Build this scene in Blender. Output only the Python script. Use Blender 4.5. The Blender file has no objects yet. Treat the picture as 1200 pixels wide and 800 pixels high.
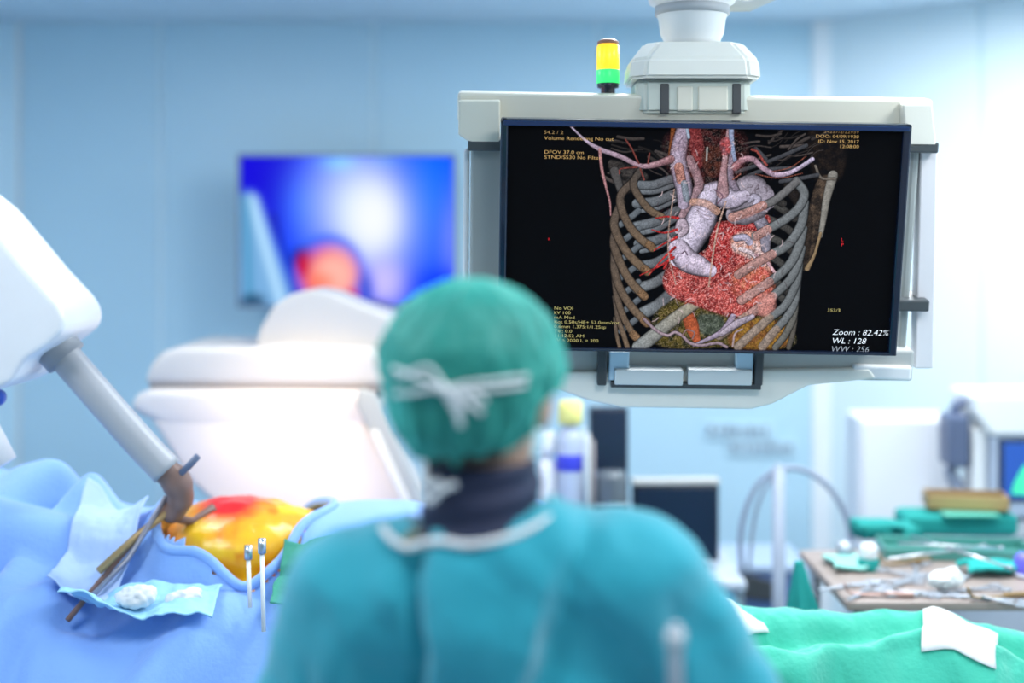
import bpy, bmesh, math, random
import numpy as np
from mathutils import Vector, Matrix, Euler

random.seed(3); np.random.seed(3)
SC = bpy.context.scene
COL = SC.collection
F = 1600.0; CZ = 1.85; HY = 280.0          # focal length in pixels, camera height, horizon row

# ---------------------------------------------------------------- camera
cam_d = bpy.data.cameras.new('camera'); cam = bpy.data.objects.new('camera', cam_d); COL.objects.link(cam)
cam.location = (0, 0, CZ); cam.rotation_euler = (math.pi/2, 0, 0)
cam_d.sensor_width = 36; cam_d.lens = 48; cam_d.shift_y = -0.1
cam_d.clip_start = 0.05
cam_d.dof.use_dof = True; cam_d.dof.focus_distance = 2.775; cam_d.dof.aperture_fstop = 0.88
SC.camera = cam
SC.view_settings.view_transform = 'Standard'; SC.view_settings.look = 'None'
SC.view_settings.exposure = 0.0; SC.view_settings.gamma = 1.0
SC.view_settings.use_curve_mapping = False
SC.cycles.max_bounces = 6

# ---------------------------------------------------------------- world: added pale fill light through the open end behind the camera
w = bpy.data.worlds.new('world'); SC.world = w; w.use_nodes = True
bgn = w.node_tree.nodes['Background']; bgn.inputs[0].default_value = (0.86, 0.93, 1.0, 1); bgn.inputs[1].default_value = 0.42

def area(name, loc, size, power, color=(1, 1, 1), target=None, sy=None, spread=180):
    d = bpy.data.lights.new(name, 'AREA'); d.shape = 'RECTANGLE'; d.size = size; d.size_y = sy or size
    d.energy = power; d.color = color; d.spread = math.radians(spread)
    o = bpy.data.objects.new(name, d); COL.objects.link(o); o.location = loc
    if target is not None:
        o.rotation_euler = (Vector(target)-Vector(loc)).to_track_quat('-Z', 'Y').to_euler()
    return o
CEIL = 2.74
LIGHT_PANELS = [(-1.3, 1.6, 24), (-1.45, 3.3, 20), (0.45, 3.5, 24), (0.6, 1.2, 20), (1.5, 2.4, 23), (1.25, 4.2, 30)]
for x, y, p in LIGHT_PANELS:
    area('ceiling_panel_light', (x, y, CEIL-0.045), 0.56, p, (0.93, 0.97, 1.0), sy=0.56)
# out-of-view surgical lamp's beam, aimed to make the imaging head's panel glow
sd = bpy.data.lights.new('surgical_beam', 'SPOT'); sd.energy = 250; sd.color = (1.0, 0.78, 0.58)
sd.spot_size = math.radians(30); sd.spot_blend = 0.9; sd.shadow_soft_size = 0.16
so = bpy.data.objects.new('surgical_beam', sd); COL.objects.link(so); so.location = (-0.62, 2.55, 2.40)
so.rotation_euler = (Vector((-0.60, 3.95, 1.27))-so.location).to_track_quat('-Z', 'Y').to_euler()

# ---------------------------------------------------------------- helpers
def P(px, py, Y):
    return Vector(((px-600)/F*Y, Y, CZ-(py-HY)/F*Y))
def X_(px, Y): return (px-600)/F*Y
def Z_(py, Y): return CZ-(py-HY)/F*Y

def srgb(r, g, b):
    f = lambda c: ((c/255+0.055)/1.055)**2.4 if c/255 > 0.04045 else c/255/12.92
    return (f(r), f(g), f(b), 1)

MATS = {}
def mat(name, col, rough=0.5, metal=0.0, var=0.06, scale=6.0, bump=0.0, bscale=40, trans=0.0, emit=None, estr=0, spec=0.5, sheen=0, alpha=1, coat=0, vcol=None, sss=0):
    if name in MATS: return MATS[name]
    m = bpy.data.materials.new(name); m.use_nodes = True; nt = m.node_tree; N = nt.nodes; L = nt.links
    b = N['Principled BSDF']
    b.inputs['Roughness'].default_value = rough; b.inputs['Metallic'].default_value = metal
    b.inputs['Specular IOR Level'].default_value = spec
    b.inputs['Transmission Weight'].default_value = trans
    b.inputs['Sheen Weight'].default_value = sheen
    b.inputs['Coat Weight'].default_value = coat
    b.inputs['Alpha'].default_value = alpha
    if sss:
        b.inputs['Subsurface Weight'].default_value = sss; b.inputs['Subsurface Scale'].default_value = 0.02
    tc = N.new('ShaderNodeTexCoord')
    ns = N.new('ShaderNodeTexNoise'); ns.inputs['Scale'].default_value = scale; ns.inputs['Detail'].default_value = 4
    L.new(tc.outputs['Object'], ns.inputs['Vector'])
    mx = N.new('ShaderNodeMix'); mx.data_type = 'RGBA'
    c = col if len(col) == 4 else tuple(col)+(1,)
    mx.inputs[6].default_value = tuple(max(0, v*(1-var)) for v in c[:3])+(1,)
    mx.inputs[7].default_value = tuple(min(1, v*(1+var)) for v in c[:3])+(1,)
    L.new(ns.outputs['Fac'], mx.inputs[0])
    if vcol:
        at = N.new('ShaderNodeAttribute'); at.attribute_name = vcol
        L.new(at.outputs['Color'], b.inputs['Base Color'])
    else:
        L.new(mx.outputs[2], b.inputs['Base Color'])
    if bump:
        n2 = N.new('ShaderNodeTexNoise'); n2.inputs['Scale'].default_value = bscale; n2.inputs['Detail'].default_value = 3
        L.new(tc.outputs['Object'], n2.inputs['Vector'])
        bp = N.new('ShaderNodeBump'); bp.inputs['Strength'].default_value = bump; bp.inputs['Distance'].default_value = 0.01
        L.new(n2.outputs['Fac'], bp.inputs['Height']); L.new(bp.outputs[0], b.inputs['Normal'])
    if emit:
        b.inputs['Emission Color'].default_value = emit if len(emit) == 4 else tuple(emit)+(1,)
        b.inputs['Emission Strength'].default_value = estr
    MATS[name] = m
    return m

def screen_mat(name, strength):
    m = bpy.data.materials.new(name); m.use_nodes = True; nt = m.node_tree; N = nt.nodes; L = nt.links
    b = N['Principled BSDF']; b.inputs['Base Color'].default_value = (0.004, 0.004, 0.005, 1); b.inputs['Roughness'].default_value = 0.35
    b.inputs['Specular IOR Level'].default_value = 0.02
    at = N.new('ShaderNodeAttribute'); at.attribute_name = 'picture'
    L.new(at.outputs['Color'], b.inputs['Emission Color']); b.inputs['Emission Strength'].default_value = strength
    return m

def obj(name, me, m, parent=None, smooth=False, loc=None, rot=None):
    if isinstance(me, bmesh.types.BMesh):
        bm = me; me = bpy.data.meshes.new(name); bmesh.ops.recalc_face_normals(bm, faces=bm.faces); bm.to_mesh(me); bm.free()
    o = bpy.data.objects.new(name, me); COL.objects.link(o)
    if m is not None and not me.materials: me.materials.append(m)
    if smooth:
        me.polygons.foreach_set('use_smooth', [True]*len(me.polygons)); me.update()
    if parent: o.parent = parent
    if loc is not None: o.location = loc
    if rot is not None: o.rotation_euler = rot
    return o
def empty(name, loc=(0, 0, 0), rot=(0, 0, 0)):
    o = bpy.data.objects.new(name, None); COL.objects.link(o); o.location = loc; o.rotation_euler = rot
    o.empty_display_size = 0.1
    return o
def tag(o, label=None, cat=None, group=None, kind=None):
    if label: o['label'] = label
    if cat: o['category'] = cat
    if group: o['group'] = group
    if kind: o['kind'] = kind
    return o
def thing(name, label, cat, loc=(0, 0, 0), rot=(0, 0, 0), group=None):
    return tag(empty(name, loc, rot), label, cat, group)
def copy_thing(root, loc, label, rot=None):
    r = root.copy(); COL.objects.link(r); r.location = loc
    if rot is not None: r.rotation_euler = rot
    r['label'] = label
    for ch in list(root.children):
        c = ch.copy(); COL.objects.link(c); c.parent = r
        for g in ch.children:
            d = g.copy(); COL.objects.link(d); d.parent = c
    return r

def add_box(bm, c, s, bev=0.0, seg=2, M=None):
    r = bmesh.ops.create_cube(bm, size=1.0)
    vs = r['verts']
    for v in vs: v.co = Vector((v.co.x*s[0]+c[0], v.co.y*s[1]+c[1], v.co.z*s[2]+c[2]))
    if bev > 0:
        es = list({e for v in vs for e in v.link_edges})
        rr = bmesh.ops.bevel(bm, geom=es, offset=min(bev, min(s)*0.49), segments=seg, profile=0.5, affect='EDGES')
        vs = list({v for f in rr['faces'] for v in f.verts} | {v for v in vs if v.is_valid})
    if M is not None:
        for v in vs: v.co = M @ v.co
    return vs
def box(c, s, bev=0.0, seg=2, M=None):
    bm = bmesh.new(); add_box(bm, c, s, bev, seg, M); return bm
def bx(x0, x1, y0, y1, z0, z1, bev=0.0, seg=2):
    return box(((x0+x1)/2, (y0+y1)/2, (z0+z1)/2), (abs(x1-x0), abs(y1-y0), abs(z1-z0)), bev, seg)
def prism(poly, y0, y1, bev=0.0, seg=3, front=None):
    """poly: (x,z) outline extruded from y0 to y1; front: optional function x,z -> y of the near face"""
    bm = bmesh.new(); n = len(poly)
    a = [bm.verts.new((x, front(x, z) if front else y0, z)) for x, z in poly]
    b = [bm.verts.new((x, y1, z)) for x, z in poly]
    bm.faces.new(a); bm.faces.new(b[::-1])
    for i in range(n):
        bm.faces.new((a[i], b[i], b[(i+1) % n], a[(i+1) % n]))
    bmesh.ops.recalc_face_normals(bm, faces=bm.faces)
    if bev: bmesh.ops.bevel(bm, geom=bm.edges[:], offset=bev, segments=seg, profile=0.5, affect='EDGES', clamp_overlap=True)
    return bm
def crom(pts, n=8, closed=False):
    pts = [np.array(p, float) for p in pts]; out = []
    N = len(pts); rng = N if closed else N-1
    for i in range(rng):
        p0 = pts[(i-1) % N] if (closed or i > 0) else 2*pts[0]-pts[1]
        p1 = pts[i]; p2 = pts[(i+1) % N]
        p3 = pts[(i+2) % N] if (closed or i+2 < N) else 2*pts[-1]-pts[-2]
        for k in range(n):
            t = k/n
            out.append(0.5*((2*p1)+(-p0+p2)*t+(2*p0-5*p1+4*p2-p3)*t*t+(-p0+3*p1-3*p2+p3)*t**3))
    if not closed: out.append(pts[-1])
    return out
def add_tube(bm, pts, r, sides=12, caps=True, flat=None):
    """r: number or list; flat=(sx, sy) squashes the section"""
    pts = [Vector(p) for p in pts]; n = len(pts); rings = []
    up = Vector((0, 0, 1)); prev = None
    for i, p in enumerate(pts):
        t = (pts[min(i+1, n-1)]-pts[max(i-1, 0)]).normalized()
        if prev is None:
            a = t.cross(up)
            if a.length < 1e-3: a = t.cross(Vector((0, 1, 0)))
        else:
            a = prev-t*prev.dot(t)
            if a.length < 1e-4: a = t.cross(up)
        a.normalize(); prev = a; b = t.cross(a)
        rr = r[i] if hasattr(r, '__len__') else r
        fx, fy = flat or (1, 1)
        rings.append([bm.verts.new(p+a*math.cos(2*math.pi*k/sides)*rr*fx+b*math.sin(2*math.pi*k/sides)*rr*fy) for k in range(sides)])
    for i in range(n-1):
        for k in range(sides):
            bm.faces.new((rings[i][k], rings[i][(k+1) % sides], rings[i+1][(k+1) % sides], rings[i+1][k]))
    if caps:
        bm.faces.new(rings[0][::-1]); bm.faces.new(rings[-1])
    return bm
def tube(pts, r, sides=12, caps=True, flat=None):
    return add_tube(bmesh.new(), pts, r, sides, caps, flat)
def lathe(prof, sides=32, c=(0, 0, 0)):
    bm = bmesh.new(); rings = []
    for r, z in prof:
        if r < 1e-5: rings.append([bm.verts.new((c[0], c[1], c[2]+z))])
        else: rings.append([bm.verts.new((c[0]+r*math.cos(2*math.pi*k/sides), c[1]+r*math.sin(2*math.pi*k/sides), c[2]+z)) for k in range(sides)])
    for a, b in zip(rings[:-1], rings[1:]):
        for k in range(sides):
            q = [a[k % len(a)], a[(k+1) % len(a)], b[(k+1) % len(b)], b[k % len(b)]]
            u = []
            for v in q:
                if v not in u: u.append(v)
            if len(u) > 2: bm.faces.new(u)
    if len(rings[0]) > 1: bm.faces.new(rings[0][::-1])
    if len(rings[-1]) > 1: bm.faces.new(rings[-1])
    return bm

# ------------------------------------------------ signed-distance modelling (smooth continuous figures and housings)
def smin(a, b, k):
    h = np.clip(0.5+0.5*(b-a)/k, 0, 1)
    return b*(1-h)+a*h-k*h*(1-h)
def s_cap(a, b, ra, rb, sc=(1, 1, 1)):
    a = np.array(a, float); b = np.array(b, float); sc = np.array(sc, float)
    def f(p):
        q = (p-a)/sc; ba = (b-a)/sc
        h = np.clip((q@ba)/max(ba@ba, 1e-9), 0, 1)
        return (np.linalg.norm(q-h[:, None]*ba, axis=1)-(ra+(rb-ra)*h))*sc.min()
    return f
def s_ell(c, r, R=None):
    c = np.array(c, float); r = np.array(r, float); Rm = None if R is None else np.array(R.to_3x3().transposed() if hasattr(R, 'to_3x3') else R)
    def f(p):
        q = p-c
        if Rm is not None: q = q@Rm.T
        k0 = np.linalg.norm(q/r, axis=1); k1 = np.linalg.norm(q/(r*r), axis=1)
        return k0*(k0-1)/np.maximum(k1, 1e-6)
    return f
def s_box(c, h, rad, R=None):
    c = np.array(c, float); h = np.array(h, float)-rad; Rm = None if R is None else np.array(R.to_3x3().transposed())
    def f(p):
        q = p-c
        if Rm is not None: q = q@Rm.T
        q = np.abs(q)-h
        return np.linalg.norm(np.maximum(q, 0), axis=1)+np.minimum(q.max(axis=1), 0)-rad
    return f
def s_union(fs, k=0.02):
    def f(p):
        d = None
        for g in fs:
            kk = k
            if isinstance(g, tuple): g, kk = g
            v = g(p); d = v if d is None else smin(d, v, kk)
        return d
    return f
def surface(f, lo, hi, h):
    """surface nets over a grid, evaluated only in blocks near the surface"""
    lo = np.array(lo, float); hi = np.array(hi, float); B = 12
    n = (np.ceil((hi-lo)/h/B).astype(int))*B+1
    G = np.full(n, 1.0)
    nb = (n-1)//B
    cen = np.stack(np.meshgrid(*[np.arange(k) for k in nb], indexing='ij'), -1).reshape(-1, 3)
    d = f(lo+(cen*B+B/2)*h)
    rad = B*h*0.87*1.35
    idx = np.stack(np.meshgrid(*[np.arange(B+1)]*3, indexing='ij'), -1).reshape(-1, 3)
    for c, dc in zip(cen, d):
        s = tuple(slice(c[i]*B, c[i]*B+B+1) for i in range(3))
        if abs(dc) > rad*1.3: 
            G[s] = np.where(G[s] == 1.0, np.sign(dc)*0.9, G[s])
            continue
        G[s] = f(lo+(idx+c*B)*h).reshape(B+1, B+1, B+1)
    neg = G < 0
    cor = [(i, j, k) for i in (0, 1) for j in (0, 1) for k in (0, 1)]
    def sh(A, c): return A[tuple(slice(c[i], A.shape[i]-1+c[i]) for i in range(3))]
    cnt = sum(sh(neg, c).astype(np.int8) for c in cor)
    act = (cnt > 0) & (cnt < 8)
    ai = np.argwhere(act)
    vid = np.full(act.shape, -1); vid[act] = np.arange(len(ai))
    acc = np.zeros((len(ai), 3)); num = np.zeros(len(ai))
    for c in cor:
        for ax in range(3):
            if c[ax]: continue
            c2 = list(c); c2[ax] = 1
            g1 = G[ai[:, 0]+c[0], ai[:, 1]+c[1], ai[:, 2]+c[2]]; g2 = G[ai[:, 0]+c2[0], ai[:, 1]+c2[1], ai[:, 2]+c2[2]]
            m = (g1 < 0) != (g2 < 0)
            t = np.where(m, g1/np.where(m, g1-g2, 1), 0)
            pt = np.tile(np.array(c, float), (len(ai), 1)); pt[:, ax] += t
            acc += pt*m[:, None]; num += m
    V = lo+(ai+acc/num[:, None])*h
    faces = []
    for ax in range(3):
        a1, a2 = (ax+1) % 3, (ax+2) % 3
        s1 = [slice(1, -1)]*3; s1[ax] = slice(0, -1); s2 = [slice(1, -1)]*3; s2[ax] = slice(1, None)
        A = neg[tuple(s1)]; Bn = neg[tuple(s2)]
        e = np.argwhere(A != Bn); 
        if not len(e): continue
        inside = A[tuple(e.T)]
        off = np.ones(3, int); off[ax] = 0
        e = e+off
        def cell(d1, d2):
            q = e.copy(); q[:, a1] -= d1; q[:, a2] -= d2
            return vid[tuple(q.T)]
        quad = np.stack([cell(1, 1), cell(0, 1), cell(0, 0), cell(1, 0)], 1)
        quad[~inside] = quad[~inside][:, ::-1]
        faces.append(quad)
    return V, np.concatenate(faces)
def mesh_np(name, V, Fq, colors=None):
    me = bpy.data.meshes.new(name)
    me.vertices.add(len(V)); me.vertices.foreach_set('co', np.asarray(V, np.float32).ravel())
    k = Fq.shape[1]
    me.loops.add(len(Fq)*k); me.loops.foreach_set('vertex_index', np.asarray(Fq, np.int32).ravel())
    me.polygons.add(len(Fq)); me.polygons.foreach_set('loop_start', np.arange(0, len(Fq)*k, k, dtype=np.int32))
    me.polygons.foreach_set('use_smooth', np.ones(len(Fq), bool))
    me.update(calc_edges=True); me.validate()
    if colors is not None:
        at = me.color_attributes.new(name='picture', type='FLOAT_COLOR', domain='POINT')
        at.data.foreach_set('color', np.asarray(colors, np.float32).ravel())
    return me
def sdf_obj(name, f, lo, hi, h, m, parent=None, disp=None, loc=None):
    V, Q = surface(f, lo, hi, h)
    if disp is not None: V = disp(V)
    me = mesh_np(name, V, Q)
    return obj(name, me, m, parent, loc=loc)
def normals_of(f, V, e=0.003):
    g = np.stack([f(V+np.eye(3)[i]*e)-f(V-np.eye(3)[i]*e) for i in range(3)], 1)
    return g/np.maximum(np.linalg.norm(g, axis=1), 1e-9)[:, None]
def grid_mesh(name, fn, nu, nv, thickness=0):
    u, v = np.meshgrid(np.linspace(0, 1, nu), np.linspace(0, 1, nv), indexing='ij')
    V = np.stack(fn(u, v), -1).reshape(-1, 3)
    i = np.arange(nu*nv).reshape(nu, nv)
    Q = np.stack([i[:-1, :-1], i[1:, :-1], i[1:, 1:], i[:-1, 1:]], -1).reshape(-1, 4)
    return V, Q
def vnoise(x, y, s=0):
    """smooth value noise, 2-D"""
    rs = np.random.RandomState(s); T = rs.rand(64, 64)
    xi = np.floor(x).astype(int); yi = np.floor(y).astype(int); fx = x-xi; fy = y-yi
    fx = fx*fx*(3-2*fx); fy = fy*fy*(3-2*fy)
    g = lambda a, b: T[a % 64, b % 64]
    return (g(xi, yi)*(1-fx)+g(xi+1, yi)*fx)*(1-fy)+(g(xi, yi+1)*(1-fx)+g(xi+1, yi+1)*fx)*fy
def fbm(x, y, s=0, o=4):
    return sum(vnoise(x*2**i, y*2**i, s+i)*0.5**i for i in range(o))/sum(0.5**i for i in range(o))

# ================================================================ materials
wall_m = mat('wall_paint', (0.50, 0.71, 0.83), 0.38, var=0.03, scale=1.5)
wall_lit = mat('wall_paint_lit', (0.76, 0.88, 0.93), 0.38, var=0.02, scale=1.5)  # same blue wall paint, lightened for the stronger light on the right side
seam_m = mat('wall_seam', (0.66, 0.82, 0.90), 0.5)
ceil_m = mat('ceiling_paint', (0.66, 0.78, 0.88), 0.6, var=0.03)
floor_m = mat('floor_vinyl', (0.36, 0.50, 0.60), 0.3, var=0.08, scale=3)
cream = mat('cream_enamel', (0.80, 0.77, 0.65), 0.42, var=0.03)
white = mat('white_enamel', (0.86, 0.86, 0.86), 0.35, var=0.02)
greyp = mat('grey_plastic', (0.36, 0.39, 0.38), 0.5, var=0.04)
darkp = mat('dark_grey_plastic', (0.05, 0.055, 0.06), 0.45)
navyb = mat('navy_black_plastic', (0.006, 0.012, 0.03), 0.22, coat=0.4)
steel = mat('brushed_steel', (0.62, 0.64, 0.67), 0.28, metal=1.0, var=0.05)
steel_d = mat('dull_steel', (0.42, 0.45, 0.5), 0.45, metal=0.7, var=0.08)
greytube = mat('grey_tube_enamel', (0.42, 0.43, 0.46), 0.4, var=0.04)

# ================================================================ setting
YB = 5.6
XL = X_(22, YB); XR = X_(960, YB); XLW = -2.75; XRW = 2.25
floor = tag(obj('floor', bx(XLW-0.1, XRW+0.1, -1.6, YB+0.12, -0.1, 0.0), floor_m), kind='structure')
ceiling = tag(obj('ceiling', bx(XLW-0.1, XRW+0.1, -1.6, YB+0.12, CEIL, CEIL+0.1), ceil_m), kind='structure')
def wall(name, a, b, m, seams, thick=0.1, recess=0.006):
    """wall from a to b (x,y); panels are proud pieces with recessed joints between them"""
    a = Vector((a[0], a[1], 0)); b = Vector((b[0], b[1], 0)); L = (b-a).length
    ang = math.atan2(b.y-a.y, b.x-a.x)
    core = bmesh.new(); add_box(core, (L/2, thick/2+recess, CEIL/2), (L, thick, CEIL))
    wo = obj(name, core, seam_m, loc=a, rot=(0, 0, ang)); wo['kind'] = 'structure'
    for s0, s1 in zip(seams[:-1], seams[1:]):
        obj('panel', box(((s0+s1)/2, recess/2, CEIL/2), (s1-s0-0.022, recess*2, CEIL-0.002), 0.0025, 1), m, wo)
    return wo
Lb = XR-XL
ps = [0]+[X_(p, YB)-XL for p in (188, 438, 700)]+[Lb]
wall('wall_back', (XL, YB), (XR, YB), wall_m, ps)
dl = XL-XLW
wall('wall_back_left', (XLW, YB-dl), (XL, YB), wall_m, [0, dl*math.sqrt(2)])
dr = XRW-XR
wall('wall_back_right', (XR, YB), (XRW, YB-dr), wall_lit, [0, dr*math.sqrt(2)*0.5, dr*math.sqrt(2)])
yl = YB-dl+1.5; yr = YB-dr+1.5
wall('wall_left', (XLW, -1.5), (XLW, YB-dl), wall_m, [i*yl/5 for i in range(6)])
wall('wall_right', (XRW, YB-dr), (XRW, -1.5), wall_lit, [i*yr/5 for i in range(6)])
for name, a, b in (('baseboard_back', (XL, YB), (XR, YB)), ('baseboard_left', (XLW, YB-dl), (XL, YB)), ('baseboard_right', (XR, YB), (XRW, YB-dr))):
    L = math.dist(a, b)
    t = obj(name, box((L/2, -0.008, 0.05), (L, 0.014, 0.1), 0.004, 1), mat('baseboard_grey', (0.5, 0.6, 0.66), 0.4), loc=(a[0], a[1], 0), rot=(0, 0, math.atan2(b[1]-a[1], b[0]-a[0])))
    t['kind'] = 'structure'
# corner strip at the bright seam
t = obj('trim_1', box((0, 0, CEIL/2), (0.075, 0.02, CEIL-0.004), 0.006, 2), mat('white_trim', (0.9, 0.93, 0.96), 0.4), loc=(XR+0.004, YB-0.022, 0), rot=(0, 0, math.radians(-22)))
t['kind'] = 'structure'

# ceiling light panels
lp_em = mat('panel_diffuser', (0.9, 0.9, 0.9), 0.5, emit=(0.93, 0.97, 1.0), estr=1.6)
for i, (x, y, p) in enumerate(LIGHT_PANELS):
    where = ['over the left front of the room', 'over the patient', 'behind the hanging monitor', 'above the photographer', 'right of the monitor column', 'nearest the pale right wall'][i]
    t = thing('ceiling_light', 'square recessed ceiling light panel '+where, 'light', (x, y, CEIL))
    t['group'] = 'ceiling light panels'
    bm = bmesh.new()
    for cx_, cy_, sx_, sy_ in ((0, .3, .64, .04), (0, -.3, .64, .04), (.3, 0, .04, .56), (-.3, 0, .04, .56)):
        add_box(bm, (cx_, cy_, -0.012), (sx_, sy_, 0.022))
    obj('frame', bm, white, t); obj('diffuser', box((0, 0, -0.008), (0.56, 0.56, 0.012)), lp_em, t)

# ================================================================ main hanging monitor
MY = 2.8; S = MY/F; TILT = math.radians(10.5); ROLL = math.radians(0.9)
MC = P(822, 276, MY)
mon_rot = Euler((TILT, ROLL, 0), 'XYZ')
MR = mon_rot.to_matrix(); MRi = MR.transposed()
def Q(px, py, off=0.0):
    """point of the monitor's own plane (off = distance behind it) met by the line of sight through a pixel, in local coordinates"""
    d = Vector(((px-600)/F, 1, -(py-HY)/F)); n = MR @ Vector((0, 1, 0)); c0 = MC + n*off
    t = (c0-Vector((0, 0, CZ))).dot(n)/d.dot(n)
    return MRi @ (Vector((0, 0, CZ))+d*t-MC)
def qp(px, py, off): v = Q(px, py, off); return (v.x, v.z)
mon = thing('hanging_monitor', 'large black-screened monitor hanging from the white ceiling column, showing a chest scan', 'monitor', MC, mon_rot)
def rectq(x0, x1, y0, y1, off, depth, bev=0.004, front=0.0):
    a = Q(x0, y1, off); b = Q(x1, y0, off)
    return bx(a.x, b.x, off-front, off+depth, a.z, b.z, bev)
# bezel: four bars round the screen
SX0, SX1, SY0, SY1 = 596.5, 1046.5, 150.5, 407.5
a = Q(SX0, 276); b = Q(SX1, 276); sx0, sx1 = Q(594, 276).x, Q(1048.5, 276).x
sz1 = Q(822, SY0).z; sz0 = Q(822, SY1+0.5).z
ox0, ox1 = Q(585, 276).x, Q(1058.5, 276).x; oz1 = Q(822, 141.5).z; oz0 = Q(822, 412).z
bm = bmesh.new()
add_box(bm, ((ox0+ox1)/2, 0.004, (oz1+sz1)/2), (ox1-ox0, 0.034, oz1-sz1), 0.004)
add_box(bm, ((ox0+ox1)/2, 0.004, (oz0+sz0)/2), (ox1-ox0, 0.034, sz0-oz0), 0.003)
add_box(bm, ((ox0+sx0)/2, 0.004, (oz0+oz1)/2), (sx0-ox0, 0.034, oz1-oz0), 0.004)
add_box(bm, ((ox1+sx1)/2, 0.004, (oz0+oz1)/2), (ox1-sx1, 0.034, oz1-oz0), 0.004)
obj('bezel', bm, navyb, mon)
obj('blue_reflection_strip', bx(ox0+0.006, ox1-0.006, -0.0175, -0.0128, sz1+0.002, oz1-0.004, 0.001, 1), mat('blue_reflection', (0.002, 0.022, 0.09), 0.25, coat=0.5), mon)  # blue reflection along the top bezel, put in as a coloured strip
obj('back_shell', bx(ox0+0.01, ox1-0.01, 0.021, 0.075, oz0+0.01, oz1-0.01, 0.015), darkp, mon)
# light carrier frame standing behind the display
O = 0.11
def qbar(x0, x1, y0, y1, m, name, off=O, depth=0.05, bev=0.006):
    return obj(name, rectq(x0, x1, y0, y1, off, depth, bev), m, mon)
qbar(536, 1094, 117, 143, cream, 'top_rail')
obj('side_block', prism([qp(537, 118, O-.03), qp(586, 118, O-.03), qp(586, 168, O-.03), qp(552, 168, O-.03), qp(537, 158, O-.03)], O-.03, O+.03, 0.004), cream, mon)
obj('side_block', prism([qp(1058, 122, O-.03), qp(1093, 122, O-.03), qp(1098, 172, O-.03), qp(1062, 174, O-.03)], O-.03, O+.03, 0.004), mat('pale_cream', (0.84, 0.82, 0.72), 0.4), mon)
qbar(549, 592, 160, 440, greyp, 'side_rail')
qbar(541, 550, 176, 425, mat('pale_rail', (0.7, 0.74, 0.76), 0.3), 'rail_strip', O+0.01)
qbar(1050, 1079, 168, 436, greyp, 'side_rail')
obj('rail_strip', prism([qp(1079, 176, O), qp(1099, 176, O), qp(1094, 432, O), qp(1072, 432, O)], O, O+.04, 0.004), mat('pale_pink_rail', (0.82, 0.80, 0.82), 0.35), mon)
for (x0, x1, y0, y1) in ((548, 592, 164, 177), (1054, 1101, 167, 179), (1050, 1090, 352, 365), (548, 592, 348, 361)):
    o = qbar(x0, x1, y0, y1, mat('clamp_grey', (0.07, 0.08, 0.085), 0.4), 'clamp', O-0.03, 0.1, 0.004)
# under the display: rail, bracket, tray
qbar(620, 1072, 411, 440, mat('grey_cream', (0.50, 0.51, 0.49), 0.45), 'bottom_rail', O-0.03, 0.05)
TR = O-0.045
obj('tray', prism([qp(640, 436, TR), qp(1020, 432, TR), qp(1028, 444, TR), qp(948, 452, TR), qp(905, 474, TR), qp(880, 480, TR), qp(728, 478, TR), qp(690, 470, TR), qp(640, 452, TR)], TR, TR+0.16, 0.006), mat('cream_tray', (0.86, 0.83, 0.75), 0.4), mon)
obj('tray_edge', prism([qp(1000, 428, TR), qp(1070, 430, TR), qp(1068, 447, TR), qp(1000, 444, TR)], TR+0.002, TR+0.12, 0.006), white, mon)
for (x0, x1) in ((700, 712), (884, 896)):
    o = obj('bracket', rectq(x0, x1, 409, 452, TR-0.02, 0.05, 0.003), darkp, mon)
paleb = mat('pale_blue_plastic', (0.60, 0.80, 0.95), 0.25)
for (x0, x1) in ((713, 738), (862, 884)):
    obj('blue_pad', rectq(x0, x1, 412, 446, TR-0.012, 0.03, 0.004), paleb, mon)
obj('control_box', rectq(720, 801, 434, 451, TR-0.024, 0.05, 0.003), mat('box_grey', (0.62, 0.66, 0.66), 0.4), mon)
obj('control_box', rectq(806, 882, 434, 451, TR-0.024, 0.05, 0.003), MATS['box_grey'], mon)
obj('slot', rectq(716, 892, 451, 454, TR-0.02, 0.03, 0.001), darkp, mon)
# column above (built in world axes, then handed to the monitor)
NC = P(812, 60, MY+0.13)
colr = thing('tmp', 'x', 'y')
K = (MY+0.13)/F
def keep(o):
    o.parent = mon; o.matrix_parent_inverse = Matrix.LocRotScale(MC, mon_rot, None).inverted(); return o
def zq(py): return Z_(py, MY+0.13)
def xq(px): return X_(px, MY+0.13)
mid = xq(811)
bm = bmesh.new()
def sect(x0, x1, z, dep, ch):
    cx_ = (x0+x1)/2; hx = (x1-x0)/2; hy = dep/2; yc = MY+0.13
    return [(cx_+sx*(hx-(ch if e else 0)), yc+sy*(hy-(0 if e else ch)), z) for sx, sy, e in ((1, -1, 1), (1, -1, 0), (1, 1, 0), (1, 1, 1), (-1, 1, 1), (-1, 1, 0), (-1, -1, 0), (-1, -1, 1))]
def loft(rows, m, name, bev=0.006):
    bm = bmesh.new(); R_ = [[bm.verts.new(p) for p in r] for r in rows]
    for a_, b_ in zip(R_[:-1], R_[1:]):
        for k in range(8): bm.faces.new((a_[k], a_[(k+1) % 8], b_[(k+1) % 8], b_[k]))
    bm.faces.new(R_[0]); bm.faces.new(R_[-1][::-1])
    bmesh.ops.recalc_face_normals(bm, faces=bm.faces)
    bmesh.ops.bevel(bm, geom=bm.edges[:], offset=bev, segments=2, affect='EDGES', clamp_overlap=True)
    return keep(obj(name, bm, m))
loft([sect(xq(734), xq(884), zq(98), .22, .03), sect(xq(736), xq(882), zq(76), .22, .03), sect(xq(752), xq(866), zq(55), .17, .03)], mat('housing_white', (0.84, 0.82, 0.74), 0.38), 'arm_housing')
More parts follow.
